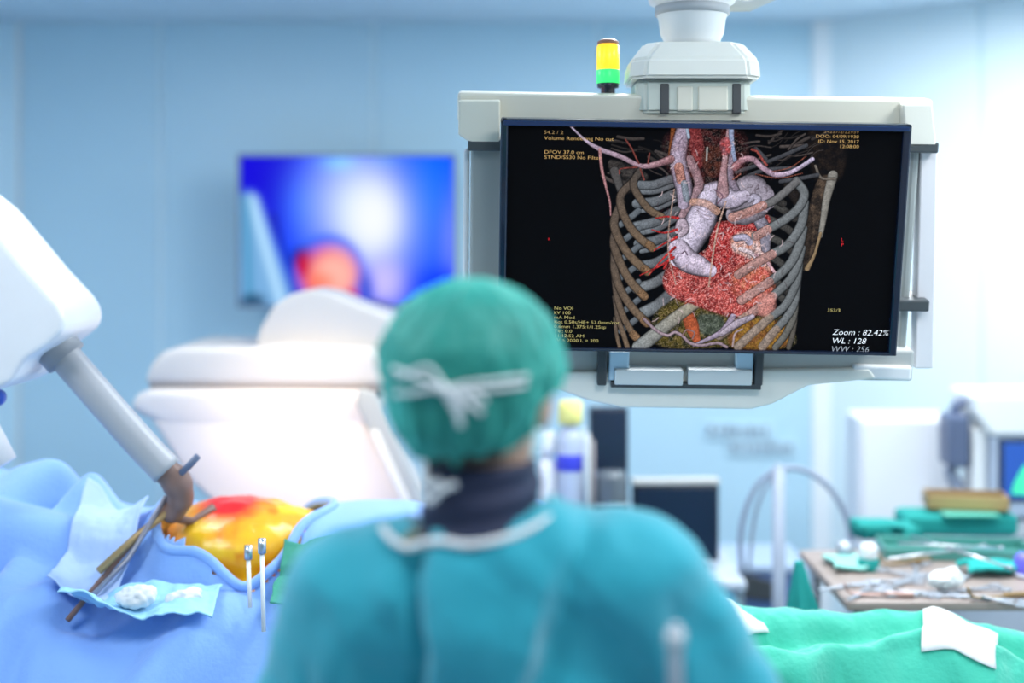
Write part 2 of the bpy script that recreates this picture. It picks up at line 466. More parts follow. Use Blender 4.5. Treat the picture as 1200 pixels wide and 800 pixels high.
loft([sect(xq(742), xq(876), zq(99), .20, .03), sect(xq(742), xq(876), zq(93), .20, .03)], greyp, 'housing_underside', 0.002)  # grey slab forming the housing's dark underside
loft([sect(xq(742), xq(874), zq(136), .16, .02), sect(xq(742), xq(874), zq(98), .16, .02)], mat('bracket_cream', (0.62, 0.67, 0.6), 0.4), 'arm_bracket')
for x in (774, 856):
    keep(obj('bracket_slot', bx(xq(x-5), xq(x+5), MY+.13-.083, MY+.13-.07, zq(137), zq(103), .002), darkp))
for x0, x1 in ((788, 806), (812, 846)):
    keep(obj('bracket_plate', bx(xq(x0), xq(x1), MY+.13-.084, MY+.13-.07, zq(134), zq(106), .003), cream))
r = lambda px: px/2*K
keep(obj('neck', lathe([(r(70), zq(56)), (r(66), zq(48)), (r(74), zq(40)), (r(78), zq(24)), (r(84), zq(16)), (r(84), zq(8)), (r(100), zq(4)), (r(108), zq(-8)), (r(108), zq(-30)), (r(80), zq(-36)), (r(76), CEIL-0.06)], 40, (mid, MY+.13, 0)), mat('neck_white', (0.78, 0.79, 0.78), 0.35), smooth=True))
keep(obj('neck_collar', lathe([(r(75), zq(19)), (r(87), zq(18)), (r(87), zq(8)), (r(80), zq(7))], 40, (mid, MY+.13, 0)), mat('collar_grey', (0.42, 0.44, 0.46), 0.4), smooth=True))
keep(obj('ceiling_plate', lathe([(0.04, CEIL-0.06), (0.15, CEIL-0.05), (0.16, CEIL-0.001)], 40, (mid, MY+.13, 0)), white, smooth=True))
keep(obj('side_arm', tube([(mid+.03, MY+.18, zq(2)), (xq(885), MY+.22, zq(-2)), (xq(930), MY+.3, zq(-26))], 0.014, 12), greyp, smooth=True))
bpy.data.objects.remove(colr)

# signal lamp standing on the top rail
t = thing('signal_lamp', 'small stack light with orange-yellow lens over green lens beside the column', 'lamp', P(712.5, 118, MY+.14))
LY = MY+.14; kk = LY/F; c = (0, 0, 0); z0 = Z_(118, LY)
zz = lambda py: Z_(py, LY)-z0
obj('pole', lathe([(8.5*kk, zz(134)), (8.5*kk, zz(104)), (12.5*kk, zz(103)), (13*kk, zz(97))], 24), navyb, t, smooth=True)
obj('green_lens', lathe([(13*kk, zz(98)), (13.5*kk, zz(97)), (13.5*kk, zz(83)), (13*kk, zz(82))], 28), mat('green_lens', (0.02, 0.6, 0.12), 0.3, emit=(0.05, 0.85, 0.22), estr=0.9), t, smooth=True)['label'] = 'lit green lens'
obj('yellow_lens', lathe([(13*kk, zz(82)), (13.5*kk, zz(81)), (13.5*kk, zz(55)), (11*kk, zz(51))], 28), mat('yellow_lens', (0.8, 0.5, 0.02), 0.3, emit=(1.0, 0.62, 0.02), estr=1.0), t, smooth=True)['label'] = 'lit orange-yellow lens'
obj('cap', lathe([(12.5*kk, zz(52)), (12.5*kk, zz(49)), (8*kk, zz(46)), (0, zz(45.5))], 28), mat('lamp_cap', (0.35, 0.16, 0.1), 0.4), t, smooth=True)

# ================================================================ the picture on the main screen
CW, CH = 690, 396
sa = Q(SX0, 276); sb = Q(SX1, 276)
UX0, UX1, UZ1, UZ0 = sx0, sx1, sz1, sz0
IMG = np.zeros((CH, CW, 3))
PPU = CW/(UX1-UX0)
YY, XX = np.mgrid[0:CH, 0:CW].astype(float)
NZ = fbm(XX/9, YY/9, 5); NF = np.random.rand(CH, CW); NS = fbm(XX/2.2, YY/2.2, 9, 2); NB = fbm(XX/40, YY/40, 21)
PXS = 1.0/ (S*1.0) / 1.0
def cz(zx, zy):
    """detail-view coordinates (2.222 per photo pixel) -> canvas"""
    v = Q(570+zx/2.2222, 120+zy/2.2222)
    return ((v.x-UX0)/(UX1-UX0)*CW, (UZ1-v.z)/(UZ1-UZ0)*CH)
KZ = (cz(700, 300)[0]-cz(600, 300)[0])/100.0
def col3(c): return np.array(srgb(*c)[:3])
def sline(pts, width, color, shade=0.75, outline=0.6, noise=0.15, spec=0.0, alpha=1.0, colors_end=None, fade=None, light=-0.25):
    global IMG
    pts = [cz(*p[:2]) for p in pts]
    wl = width if hasattr(width, '__len__') else [width]*len(pts)
    c3 = np.array(crom([(p[0], p[1], w_*KZ/2) for p, w_ in zip(pts, wl)], 14))
    c2 = c3[:, :2]; rr = np.maximum(c3[:, 2], 0.5)
    R = rr.max()+2
    x0, x1 = int(max(0, c2[:, 0].min()-R)), int(min(CW, c2[:, 0].max()+R)+1)
    y0, y1 = int(max(0, c2[:, 1].min()-R)), int(min(CH, c2[:, 1].max()+R)+1)
    if x1 <= x0 or y1 <= y0: return
    X = XX[y0:y1, x0:x1]; Y = YY[y0:y1, x0:x1]
    best = np.full(X.shape, 1e9); bi = np.zeros(X.shape, int)
    for i, (cx_, cy_) in enumerate(c2):
        d = (X-cx_)**2+(Y-cy_)**2
        m = d < best; best[m] = d[m]; bi[m] = i
    d = np.sqrt(best); rad = rr[bi]
    tan = np.gradient(c2, axis=0); nrm = np.stack([-tan[:, 1], tan[:, 0]], 1); nrm /= np.maximum(np.linalg.norm(nrm, axis=1), 1e-6)[:, None]
    s = ((X-c2[bi, 0])*nrm[bi, 0]+(Y-c2[bi, 1])*nrm[bi, 1])/rad
    nzv = np.sqrt(np.clip(1-s*s, 0, 1))
    # cylinder shading lit from upper left
    ny = s*nrm[bi, 1]; nx_ = s*nrm[bi, 0]
    lam = np.clip(0.82*nzv-0.35*ny-0.2*nx_, 0, 1.2)
    sh = (1-shade)+shade*lam
    sh = sh*(1-outline*np.clip((np.abs(s)-0.72)/0.25, 0, 1))
    sh = sh*(1+noise*2.2*(NS[y0:y1, x0:x1]-0.5)+noise*1.2*(NF[y0:y1, x0:x1]-0.5)+noise*1.5*(NZ[y0:y1, x0:x1]-0.5))
    a = np.clip(rad+0.6-d, 0, 1)*alpha
    C = col3(color)[None, None, :]
    if colors_end is not None:
        f = (bi/len(c2))[..., None]; C = C*(1-f)+col3(colors_end)*f
    if fade is not None:
        f = bi/len(c2); a = a*(fade[0]*(1-f)+fade[1]*f)
    px_ = C*sh[..., None]
    if spec: px_ = px_+spec*np.clip((lam-0.82)/0.25, 0, 1)[..., None]**1.5
    if outline > 0.3:   # dark rim keeps overlapping pieces apart
        rim = np.clip(1-np.abs(d-rad-0.4)/1.1, 0, 1)*0.55*alpha*(rad > 1.6)
        IMG[y0:y1, x0:x1] *= (1-rim)[..., None]
    IMG[y0:y1, x0:x1] = IMG[y0:y1, x0:x1]*(1-a[..., None])+px_*a[..., None]
def spoly(pts, color, noise=0.3, soft=1.5, alpha=1.0, color2=None, speck=0.0, edge=0.3, bulge=0.0):
    global IMG
    p = np.array(crom([cz(*q) for q in pts], 6, True))
    inside = np.zeros((CH, CW), bool); dist = np.full((CH, CW), 1e9)
    x0, x1 = int(max(0, p[:, 0].min()-4)), int(min(CW, p[:, 0].max()+5)); y0, y1 = int(max(0, p[:, 1].min()-4)), int(min(CH, p[:, 1].max()+5))
    X = XX[y0:y1, x0:x1]; Y = YY[y0:y1, x0:x1]; ins = np.zeros(X.shape, bool); dd = np.full(X.shape, 1e9)
    for i in range(len(p)):
        a_, b_ = p[i], p[(i+1) % len(p)]
        c_ = ((a_[1] > Y) != (b_[1] > Y)) & (X < (b_[0]-a_[0])*(Y-a_[1])/((b_[1]-a_[1]) if abs(b_[1]-a_[1]) > 1e-9 else 1e-9)+a_[0])
        ins ^= c_
        ab = b_-a_; t_ = np.clip(((X-a_[0])*ab[0]+(Y-a_[1])*ab[1])/max(ab@ab, 1e-9), 0, 1)
        dd = np.minimum(dd, np.hypot(X-a_[0]-t_*ab[0], Y-a_[1]-t_*ab[1]))
    sd_ = np.where(ins, dd, -dd)
    a = np.clip(sd_/soft+0.5, 0, 1)*alpha
    C = np.ones(X.shape+(3,))*col3(color)
    if color2 is not None:
        f = np.clip((NZ[y0:y1, x0:x1]-0.5)*3.2+0.5, 0, 1)[..., None]; C = C*(1-f)+col3(color2)*f
    sh = 1+noise*2.5*(NS[y0:y1, x0:x1]-0.5)+noise*1.5*(NF[y0:y1, x0:x1]-0.5)
    sh = sh*(1-edge*np.clip(1-dd/6, 0, 1))
    if bulge: sh = sh*(1-bulge+bulge*np.clip(dd/bulge/60, 0, 1)**0.5*1.2)
    C = C*sh[..., None]
    if speck:
        k = np.clip((NF[y0:y1, x0:x1]*0.55+NS[y0:y1, x0:x1]*0.6-0.66)*4, 0, 1)[..., None]*speck
        C = C*(1-k)+np.array([0.9, 0.62, 0.58])*k
        k = np.clip((0.36-NS[y0:y1, x0:x1])*6, 0, 1)[..., None]*speck; C = C*(1-k*0.75)
    IMG[y0:y1, x0:x1] = IMG[y0:y1, x0:x1]*(1-a[..., None])+C*a[..., None]

BONE_L = (92, 82, 75); BONE_B = (118, 126, 134); BONE_R = (122, 128, 132)
# shoulder girdle on the right and dark arm
spoly([(838, 70), (930, 75), (925, 190), (880, 205), (850, 190)], (34, 26, 20), 0.5, 6, 0.9, (12, 10, 10))
spoly([(862, 200), (905, 190), (888, 262), (872, 330), (850, 400), (832, 434), (816, 424), (815, 340), (838, 270)], (84, 70, 58), 0.35, 2, 1, (40, 34, 30), edge=0.5)
sline([(900, 190), (884, 250), (876, 300), (868, 345)], [26, 20, 16, 12], (146, 144, 138), 0.6, 0.4)
sline([(868, 340), (852, 395), (834, 430)], [8, 8, 14], (150, 128, 98), 0.5)
sline([(855, 165), (870, 195), (905, 198)], 7, (120, 112, 104), 0.6)
sline([(790, 215), (830, 300), (822, 400)], 34, (40, 34, 30), 0.5, 0.3, 0.5, alpha=0.7)
# dark soft shapes at the top
for i in range(46):
    rs = np.random.RandomState(i+100)
    x = rs.uniform(640, 860) if i % 2 else rs.uniform(300, 480); y = rs.uniform(85, 195)
    dx = rs.uniform(30, 90); dy = -rs.uniform(0, 45) if i % 2 else rs.uniform(0, 40)
    g = rs.uniform(30, 78)
    sline([(x, y), (x+dx*.5, y+dy*.5+rs.uniform(-8, 8)), (x+dx, y+dy)], rs.uniform(2, 9), (g*1.08, g*0.98, g*0.95), 0.7, 0.4)
spoly([(320, 150), (380, 165), (420, 190), (400, 215), (350, 240), (330, 200)], (66, 62, 60), 0.4, 3, 0.8, (30, 28, 28))
sline([(334, 180), (345, 215), (352, 245)], [26, 20, 14], (86, 84, 84), 0.7)
for p in ([(650, 180), (740, 150), (830, 112)], [(660, 200), (720, 176), (800, 170)], [(700, 120), (725, 145)], [(765, 205), (820, 196), (860, 188)]):
    sline(p, 11, (72, 74, 80), 0.7, 0.5)
# back ribs (seen through), left half
for k, (a_, b_) in enumerate([((392, 214), (476, 200)), ((396, 232), (482, 216)), ((392, 262), (490, 236)), ((400, 282), (492, 254)), ((388, 322), (492, 282)), ((402, 338), (492, 302)), ((396, 366), (488, 334)), ((404, 386), (486, 352)), ((398, 424), (484, 392)), ((392, 482), (480, 440)), ((408, 546), (490, 486)), ((398, 630), (545, 524))]):
    m_ = ((a_[0]+b_[0])/2, (a_[1]+b_[1])/2+7)
    wd = [24, 13, 26, 11, 27, 14, 26, 12, 26, 28, 33, 34][k]
    sline([a_, m_, b_], wd, BONE_B if k < 9 else (132, 140, 146), 0.62, 0.6, 0.2, colors_end=(96, 98, 104))
for k in range(7):      # bits of the far cage left of the front ribs
    y = 300+k*46
    sline([(350, y+16), (372, y), (394, y-18)], 17, (104, 112, 120), 0.6, 0.6)
# back ribs, right half
for (a_, b_) in [((716, 250), (800, 300)), ((728, 300), (812, 350)), ((730, 345), (800, 392)), ((724, 392), (790, 440)), ((715, 440), (780, 490)), ((700, 235), (770, 262)), ((730, 480), (790, 530))]:
    sline([a_, ((a_[0]+b_[0])/2, (a_[1]+b_[1])/2-5), b_], 20, (88, 88, 86), 0.7, 0.6, 0.3, colors_end=(52, 50, 48))
# front ribs, left
LR = [[(398, 180), (382, 211), (400, 250), (427, 281), (455, 296)], [(382, 205), (350, 240), (352, 278), (372, 320), (400, 353), (428, 374)],
      [(350, 262), (332, 310), (344, 352), (372, 396), (416, 438)], [(336, 330), (332, 370), (348, 416), (372, 460), (408, 502)],
      [(333, 390), (334, 440), (352, 492), (384, 538), (416, 570)], [(333, 450), (340, 505), (358, 560), (386, 608)],
      [(334, 505), (342, 560), (356, 600), (366, 632)], [(334, 560), (338, 600), (346, 634)]]
for i, p in enumerate(reversed(LR)):
    sline(p, [10, 14, 18, 22, 23, 23, 22, 20][i], BONE_L if i < 7 else (78, 72, 68), 0.72, 0.75, 0.22, colors_end=(128, 108, 88))
for p in ((428, 374), (416, 436), (408, 500), (414, 570), (386, 606)):
    sline([(p[0]-4, p[1]-4), (p[0]+2, p[1]+2)], 22, (132, 104, 78), 0.7, 0.6, 0.5)
# abdomen
spoly([(432, 560), (470, 520), (505, 508), (560, 530), (660, 562), (740, 545), (786, 570), (796, 632), (640, 634), (450, 632)], (92, 82, 30), 0.7, 3, 0.92, (40, 44, 16), speck=0.15)
spoly([(640, 580), (700, 560), (770, 575), (780, 632), (640, 634)], (150, 112, 44), 0.5, 6, 0.9, (120, 78, 40))
spoly([(552, 552), (610, 556), (618, 596), (560, 600)], (92, 104, 96), 0.5, 5, 0.85, (62, 72, 60))
sline([(536, 500), (524, 545), (534, 580), (545, 612)], [20, 30, 36, 22], (182, 92, 58), 0.5, 0.2, 0.4)
sline([(398, 634), (450, 592), (500, 552), (545, 522)], [38, 36, 32, 26], (146, 152, 154), 0.6, 0.5, 0.25, colors_end=(168, 160, 140))
# heart
HEART = [(500, 388), (470, 425), (458, 462), (474, 498), (520, 518), (580, 540), (640, 558), (668, 562), (712, 548), (744, 520), (742, 468), (728, 418), (738, 340), (734, 294), (690, 294), (625, 306), (590, 330), (572, 378), (530, 398)]
spoly(HEART, (182, 66, 64), 0.5, 2.5, 1, (128, 34, 36), speck=0.5, edge=0.45)
spoly([(480, 440), (560, 450), (640, 480), (690, 540), (655, 556), (560, 528), (490, 500)], (206, 92, 86), 0.5, 14, 0.6, (160, 58, 56), speck=0.5)
spoly([(640, 440), (700, 410), (738, 440), (744, 510), (700, 545), (650, 500)], (190, 118, 84), 0.5, 14, 0.75, (206, 92, 80), speck=0.3)
spoly([(590, 320), (640, 310), (700, 300), (730, 300), (722, 330), (660, 335), (640, 400), (600, 440), (585, 400)], (196, 60, 60), 0.5, 6, 0.8, (150, 34, 38), speck=0.45)
# pulmonary vessels and the great vein
spoly([(636, 352), (668, 334), (704, 340), (724, 380), (740, 436), (700, 416), (664, 396), (640, 384)], (210, 186, 186), 0.6, 5, 0.95, (216, 150, 130), speck=0.4)
sline([(650, 352), (672, 350), (684, 362)], 18, (184, 178, 204), 0.7, 0.5, 0.3, 0.3)
sline([(700, 290), (722, 330), (726, 378)], [30, 34, 24], (150, 146, 164), 0.7, 0.5, 0.25)
sline([(660, 380), (690, 392), (716, 420)], 12, (226, 206, 214), 0.7, 0.4, 0.5, 0.3)
sline([(700, 395), (728, 412), (748, 440)], 8, (224, 180, 190), 0.7, 0.5, 0.5, 0.2)
# descending arch and ball of the aorta
sline([(648, 290), (672, 285), (712, 268), (734, 262)], [50, 64, 58, 30], (158, 150, 164), 0.6, 0.5, 0.25, 0.1)
sline([(660, 244), (686, 238), (706, 248)], [84, 100, 84], (160, 152, 168), 0.75, 0.5, 0.25, 0.15)
sline([(684, 252), (694, 244), (706, 250), (700, 262)], 16, (190, 184, 208), 0.7, 0.7, 0.3, 0.35)
sline([(640, 130), (633, 190), (646, 236)], [16, 20, 32], (150, 138, 158), 0.75, 0.6, 0.3, 0.1)
sline([(566, 236), (600, 236), (636, 252), (668, 244)], [46, 64, 52, 34], (198, 188, 212), 0.8, 0.65, 0.28, 0.35)
sline([(630, 72), (622, 130), (616, 180), (614, 232)], [12, 15, 20, 34], (188, 152, 160), 0.75, 0.6, 0.35, 0.15)
sline([(636, 68), (638, 110), (646, 150)], [14, 12, 10], (150, 170, 206), 0.6, 0.4, 0.3, 0.15)
spoly([(606, 104), (628, 90), (636, 124), (616, 140)], (178, 72, 76), 0.6, 3, 0.9, (150, 100, 110))
# left great vessels
sline([(486, 60), (482, 100), (478, 140)], 12, (120, 66, 30), 0.6, 0.4, 0.5)
sline([(540, 70), (546, 110), (552, 150), (540, 170)], [34, 38, 34, 26], (124, 46, 48), 0.6, 0.3, 0.6)
spoly([(560, 130), (600, 110), (612, 150), (596, 190), (570, 190)], (62, 38, 18), 0.5, 5, 0.8, (20, 14, 10))
sline([(574, 118), (572, 150)], 5, (176, 180, 178), 0.6, 0.3)
sline([(528, 150), (546, 186), (552, 220), (528, 258), (506, 300)], [26, 24, 26, 26, 20], (168, 138, 148), 0.8, 0.65, 0.35, 0.15)
sline([(512, 62), (504, 105), (498, 150), (506, 190), (514, 226), (512, 262)], [30, 42, 44, 46, 44, 30], (182, 168, 192), 0.82, 0.65, 0.35, 0.3)
sline([(520, 62), (526, 90)], 8, (170, 190, 214), 0.6, 0.3)
sline([(500, 168), (506, 200)], 24, (196, 140, 128), 0.7, 0.4, 0.5, 0.1)
sline([(514, 210), (520, 250)], 18, (136, 146, 160), 0.7, 0.3, 0.4)
# ascending aorta, elbow and bulge
sline([(574, 254), (560, 300), (532, 352), (506, 396)], [52, 78, 74, 66], (220, 210, 236), 0.86, 0.6, 0.35, 0.6)
sline([(538, 258), (570, 262), (598, 282)], 20, (206, 160, 140), 0.6, 0.3, 0.5, 0.1, alpha=0.8)
for k in range(4): sline([(534+k*6, 262+k*8), (564, 272+k*9), (590-k*3, 280+k*8)], 2.4, (120, 96, 110), 0.3, 0, alpha=0.6)
sline([(500, 384), (522, 410), (552, 424), (580, 436)], [58, 60, 54, 36], (216, 202, 226), 0.85, 0.6, 0.4, 0.55)
sline([(498, 330), (508, 312), (516, 330), (506, 342)], [20, 26, 22, 16], (200, 182, 200), 0.8, 0.65, 0.3, 0.25)
sline([(508, 392), (516, 386), (522, 396)], 3, (90, 70, 90), 0.2, 0)
# subclavian veins
sline([(205, 48), (255, 96), (295, 121), (350, 141), (396, 163), (430, 163), (478, 148)], [4, 7, 12, 13, 12, 16, 22], (190, 178, 204), 0.75, 0.5, 0.35, 0.3, colors_end=(166, 120, 126))
sline([(295, 122), (300, 172), (312, 222), (321, 260), (323, 292)], [8, 8, 6, 5, 3], (176, 128, 132), 0.6, 0.3, 0.4, 0.1)
for p in ([(396, 158), (378, 120), (362, 96)], [(420, 158), (424, 132)], [(392, 168), (350, 172), (346, 184)], [(400, 172), (410, 200)]): sline(p, 4, (122, 62, 56), 0.5, 0.2, 0.5)
sline([(648, 166), (668, 148), (694, 148), (716, 168), (748, 186), (782, 184), (812, 170), (846, 148)], [22, 18, 15, 14, 15, 13, 11, 12], (176, 122, 130), 0.75, 0.5, 0.4, 0.3, colors_end=(200, 190, 220))
sline([(690, 122), (704, 128), (716, 146), (728, 162)], 6, (150, 72, 66), 0.5, 0.3, 0.5)
for p in ([(740, 180), (790, 168), (830, 140)], [(700, 186), (760, 196), (820, 184)], [(640, 200), (660, 186)]): sline(p, 3, (140, 80, 64), 0.5, 0.2, 0.6)
# red branches at the left hilum
for p in ([(490, 376), (456, 408), (424, 446)], [(486, 402), (450, 424), (400, 448)], [(494, 330), (462, 338), (430, 330)], [(494, 350), (462, 366), (436, 384)], [(498, 300), (470, 296), (440, 300)], [(480, 396), (462, 430)]):
    sline(p, [8, 5, 3], (184, 50, 50), 0.5, 0.2, 0.6)
# front ribs, right
RR = [([(804, 207), (769, 238), (733, 262), (640, 296)], (118, 118, 120), 22), ([(806, 205), (826, 236), (812, 272), (778, 302), (733, 328), (700, 346)], BONE_R, 24),
      ([(826, 262), (818, 316), (786, 366), (747, 391), (698, 418), (656, 446)], BONE_R, 25), ([(822, 330), (812, 372), (792, 414), (764, 444), (733, 467), (664, 512)], BONE_R, 25),
      ([(818, 380), (808, 420), (790, 458), (758, 490), (724, 520), (672, 558), (606, 604)], BONE_R, 24), ([(812, 420), (804, 470), (776, 526), (735, 560), (689, 600), (655, 632)], BONE_R, 23),
      ([(808, 460), (800, 520), (778, 560), (747, 594), (718, 632)], BONE_R, 22), ([(804, 506), (798, 556), (778, 600), (752, 634)], (112, 112, 108), 19), ([(802, 560), (796, 600), (786, 634)], (96, 92, 86), 14)]
for p, c_, w_ in reversed(RR):
    sline(p, w_, c_, 0.68, 0.7, 0.15, 0.03)
# over the heart the ribs read as pale pink translucent bars
for p in ([(742, 394), (698, 418), (656, 446)], [(735, 466), (700, 488), (664, 512)], [(744, 504), (712, 530), (672, 558)], [(718, 268), (680, 286), (640, 298)], [(730, 330), (704, 346)]):
    sline(p, 24, (214, 150, 140), 0.45, 0.1, 0.5, alpha=0.55)
for p in ([(735, 560), (689, 600), (655, 632)], [(752, 590), (718, 632)], [(672, 558), (606, 604)]):
    sline(p, 24, (170, 146, 128), 0.5, 0.2, 0.4, alpha=0.65)
spoly([(708, 500), (742, 496), (750, 530), (730, 552), (708, 548)], (206, 140, 132), 0.4, 6, 0.8)
# lower vessels and thin lines
sline([(640, 556), (626, 580), (604, 600), (570, 616), (540, 630)], [16, 18, 15, 10, 8], (168, 154, 178), 0.7, 0.5, 0.3, 0.15)
sline([(690, 556), (650, 574), (612, 600)], [14, 20, 14], (184, 172, 190), 0.7, 0.4, 0.3, 0.15)
sline([(410, 562), (440, 590), (470, 604), (490, 596), (510, 606), (530, 624), (560, 630), (600, 624), (624, 634)], 8, (166, 146, 158), 0.7, 0.5, 0.3, 0.15)
sline([(510, 604), (520, 590), (540, 596), (536, 612)], 4, (150, 120, 120), 0.5, 0.2)
sline([(640, 632), (646, 600), (664, 588)], 5, (176, 156, 160), 0.5, 0.2)
sline([(488, 226), (482, 270), (474, 330), (474, 396), (492, 470)], 4, (176, 150, 140), 0.5, 0.1, 0.4)
sline([(622, 258), (600, 330), (588, 400), (578, 476)], 5, (196, 164, 150), 0.5, 0.1, 0.4)
sline([(592, 226), (614, 242), (600, 262)], 3, (120, 90, 110), 0.4, 0)
# tissue mottling over the tangled top
spoly([(480, 80), (660, 80), (660, 200), (560, 215), (480, 180)], (150, 60, 60), 0.6, 14, 0.16, (40, 20, 16), speck=0.6)
# fine vessels, flecks and creases over the vascular middle of the scan
rs = np.random.RandomState(77)
lum = IMG.sum(2)
for i in range(420):
    zx, zy = rs.uniform(440, 780), rs.uniform(90, 560)
    cx0, cy0 = cz(zx, zy)
    if not (0 <= int(cx0) < CW and 0 <= int(cy0) < CH) or lum[int(cy0), int(cx0)] < 0.25: continue
    a0 = rs.uniform(0, 6.28); l_ = rs.uniform(5, 20)
    d1 = (math.cos(a0)*l_, math.sin(a0)*l_); bend = rs.uniform(-.5, .5)
    dark = rs.rand() < 0.6
    local = IMG[int(cy0), int(cx0)]
    g = (60, 30, 40) if dark else (240, 214, 220)
    sline([(zx, zy), (zx+d1[0]*.5-d1[1]*bend*.5, zy+d1[1]*.5+d1[0]*bend*.5), (zx+d1[0], zy+d1[1])], rs.uniform(1.6, 3.0), g, 0.2, 0, 0.2, alpha=rs.uniform(.25, .6))
IMG *= (0.86+0.30*NS)[..., None]*(0.92+0.16*NZ)[..., None]
g_ = IMG.copy(); g_[1:-1, 1:-1] = (IMG[:-2, 1:-1]+IMG[2:, 1:-1]+IMG[1:-1, :-2]+IMG[1:-1, 2:])/4
IMG[:] = IMG+0.25*(IMG-g_)
IMG[:] = np.clip(IMG, 0, 1)

def grid_picture(name, x0, x1, z0, z1, y, img):
    h_, w_ = img.shape[:2]
    xs = np.linspace(x0, x1, w_); zs = np.linspace(z1, z0, h_)
    X, Z = np.meshgrid(xs, zs); V = np.stack([X, np.full_like(X, y), Z], -1).reshape(-1, 3)
    i = np.arange(h_*w_).reshape(h_, w_)
    Qd = np.stack([i[1:, :-1], i[1:, 1:], i[:-1, 1:], i[:-1, :-1]], -1).reshape(-1, 4)
    return mesh_np(name, V, Qd, np.concatenate([img.reshape(-1, 3), np.ones((h_*w_, 1))], 1))
scr = obj('screen', grid_picture('screen', UX0, UX1, UZ0, UZ1, -0.0030, IMG+0.0006), screen_mat('scan_picture', 1.0), mon)
obj('screen_glass_backing', bx(UX0, UX1, -0.0028, 0.012, UZ0, UZ1), mat('black_glass', (0.004, 0.004, 0.005), 0.3, spec=0.2), mon)

def text(body, x, z, size, m, parent, y, shear=0.0, align='LEFT', rot=None, name='screen_text', xs=1.0):
    c_ = bpy.data.curves.new(name, 'FONT'); c_.body = body; c_.size = size; c_.shear = shear; c_.align_x = align
    c_.resolution_u = 3; c_.offset = -0.012*size
    to = bpy.data.objects.new(name, c_); COL.objects.link(to)
    dg = bpy.context.evaluated_depsgraph_get()
    me = bpy.data.meshes.new_from_object(to.evaluated_get(dg))
    bpy.data.objects.remove(to)
    if name == 'screen_text':
        for v in me.vertices: v.co = (v.co.x*xs, v.co.y, 0.0)
    me.materials.clear()
    return obj(name, me, m, parent, loc=(x, y, z), rot=rot or (math.pi/2, 0, 0))
tw = mat('text_white', (0.8, 0.8, 0.8), 0.5, emit=(0.55, 0.57, 0.60), estr=1)
tw2 = mat('text_grey', (0.4, 0.4, 0.4), 0.5, emit=(0.16, 0.18, 0.22), estr=1)
to_ = mat('text_orange', (0.5, 0.3, 0.1), 0.5, emit=(0.42, 0.24, 0.07), estr=1)
to2 = mat('text_orange_dim', (0.5, 0.3, 0.1), 0.5, emit=(0.16, 0.07, 0.02), estr=1)
ty = mat('text_yellow', (0.5, 0.4, 0.1), 0.5, emit=(0.34, 0.27, 0.12), estr=1)
tr = mat('text_red', (0.6, 0.0, 0.0), 0.5, emit=(0.5, 0.01, 0.02), estr=1)
def st(body, px, py, size_px, m, shear=0, align='LEFT', xs=1.0):
    v = Q(px, py); return text(body, v.x, v.z, size_px*S*1.38, m, mon, -0.0045, shear, align, xs=xs)
st('Zoom : 82.42%', 974.5, 391.5, 7.2, tw, 0.22, xs=1.08)
st('WL : 128', 973.5, 401.5, 7.2, tw, 0.22, xs=1.08)
st('WW : 256', 972.5, 411.0, 7.0, tw2, 0.22, xs=1.08)
for b_, x, y, m_ in (('54.2 / 2', 637, 156.5, to2), ('Volume Rendering No cut', 637.5, 163.3, to_), ('DFOV 37.0 cm', 637.5, 179.5, to_), ('STND/SS30 No Filter', 637.5, 185.4, to_)):
    st(b_, x, y, 4.2, m_, xs=1.3)
for k, b_ in enumerate(('No VOI', 'kV 100', 'mA Mod', 'Rot 0.50s/HE+ 53.0mm/rot', '0.6mm 1.375:1/1.25sp', 'Tilt: 0.0', '11:12:52 AM', 'W = 2000 L = 300')):
    st(b_, 649, 362.0+k*5.35, 3.9, ty, xs=1.3)
for b_, y in (('54257/2/22959', 156.2), ('DOO: 04/09/1930', 161.8), ('ID: Nov 15, 2017', 167.6), ('12:08:00', 173.3)):
    st(b_, 1006, y, 3.9, to_ if y > 160 else to2, 0, 'RIGHT', xs=1.25)
st('353/3', 968.5, 364.5, 3.9, ty, xs=1.3)
st('L', 985, 282, 4.0, tr); st('P', 985, 288, 4.0, tr); st('R', 642, 281, 3.0, tr)
# maker-neutral tiny lettering on the lower bezel is not legible in the photo: none built

# ================================================================ blue display on the back wall
DY = 5.30; ds = DY/F
disp = thing('wall_display', 'smaller display on the back wall showing a bright blue video picture', 'monitor', P(405, 270, DY))
def dl_(px, py): return ((px-405)*ds, (270-py)*ds)
x0, z1_ = dl_(283, 184); x1, z0_ = dl_(531, 357)
W2, H2 = 190, 134
yy, xx = np.mgrid[0:H2, 0:W2]; u = 250+(283-250+xx/(W2-1)*(531-283)); v = 184+yy/(H2-1)*(357-184)
u = 283+xx/(W2-1)*(531-283)
im = np.zeros((H2, W2, 3)); im[:] = col3((0, 70, 245))
def blob2(cx_, cy_, rx, ry, c_, p=2.0, a=1.0, rot=0):
    ca, sa_ = math.cos(rot), math.sin(rot); dx = (u-cx_)*ca+(v-cy_)*sa_; dy = -(u-cx_)*sa_+(v-cy_)*ca
    k = np.exp(-(np.sqrt((dx/rx)**2+(dy/ry)**2)**p))[..., None]*a
    im[:] = im*(1-k)+col3(c_)*k
blob2(300, 190, 60, 120, (14, 0, 205), 3); blob2(320, 215, 34, 60, (16, 6, 200), 3)
blob2(400, 190, 20, 12, (40, 170, 255), 2); blob2(450, 188, 20, 10, (10, 110, 225), 2)
blob2(500, 230, 40, 70, (0, 110, 255), 2, 0.8); blob2(360, 240, 26, 40, (20, 110, 255), 2, 0.7)
blob2(425, 250, 50, 66, (196, 214, 255), 2.2, 1, -0.3); blob2(438, 256, 30, 42, (226, 230, 255), 2.5)
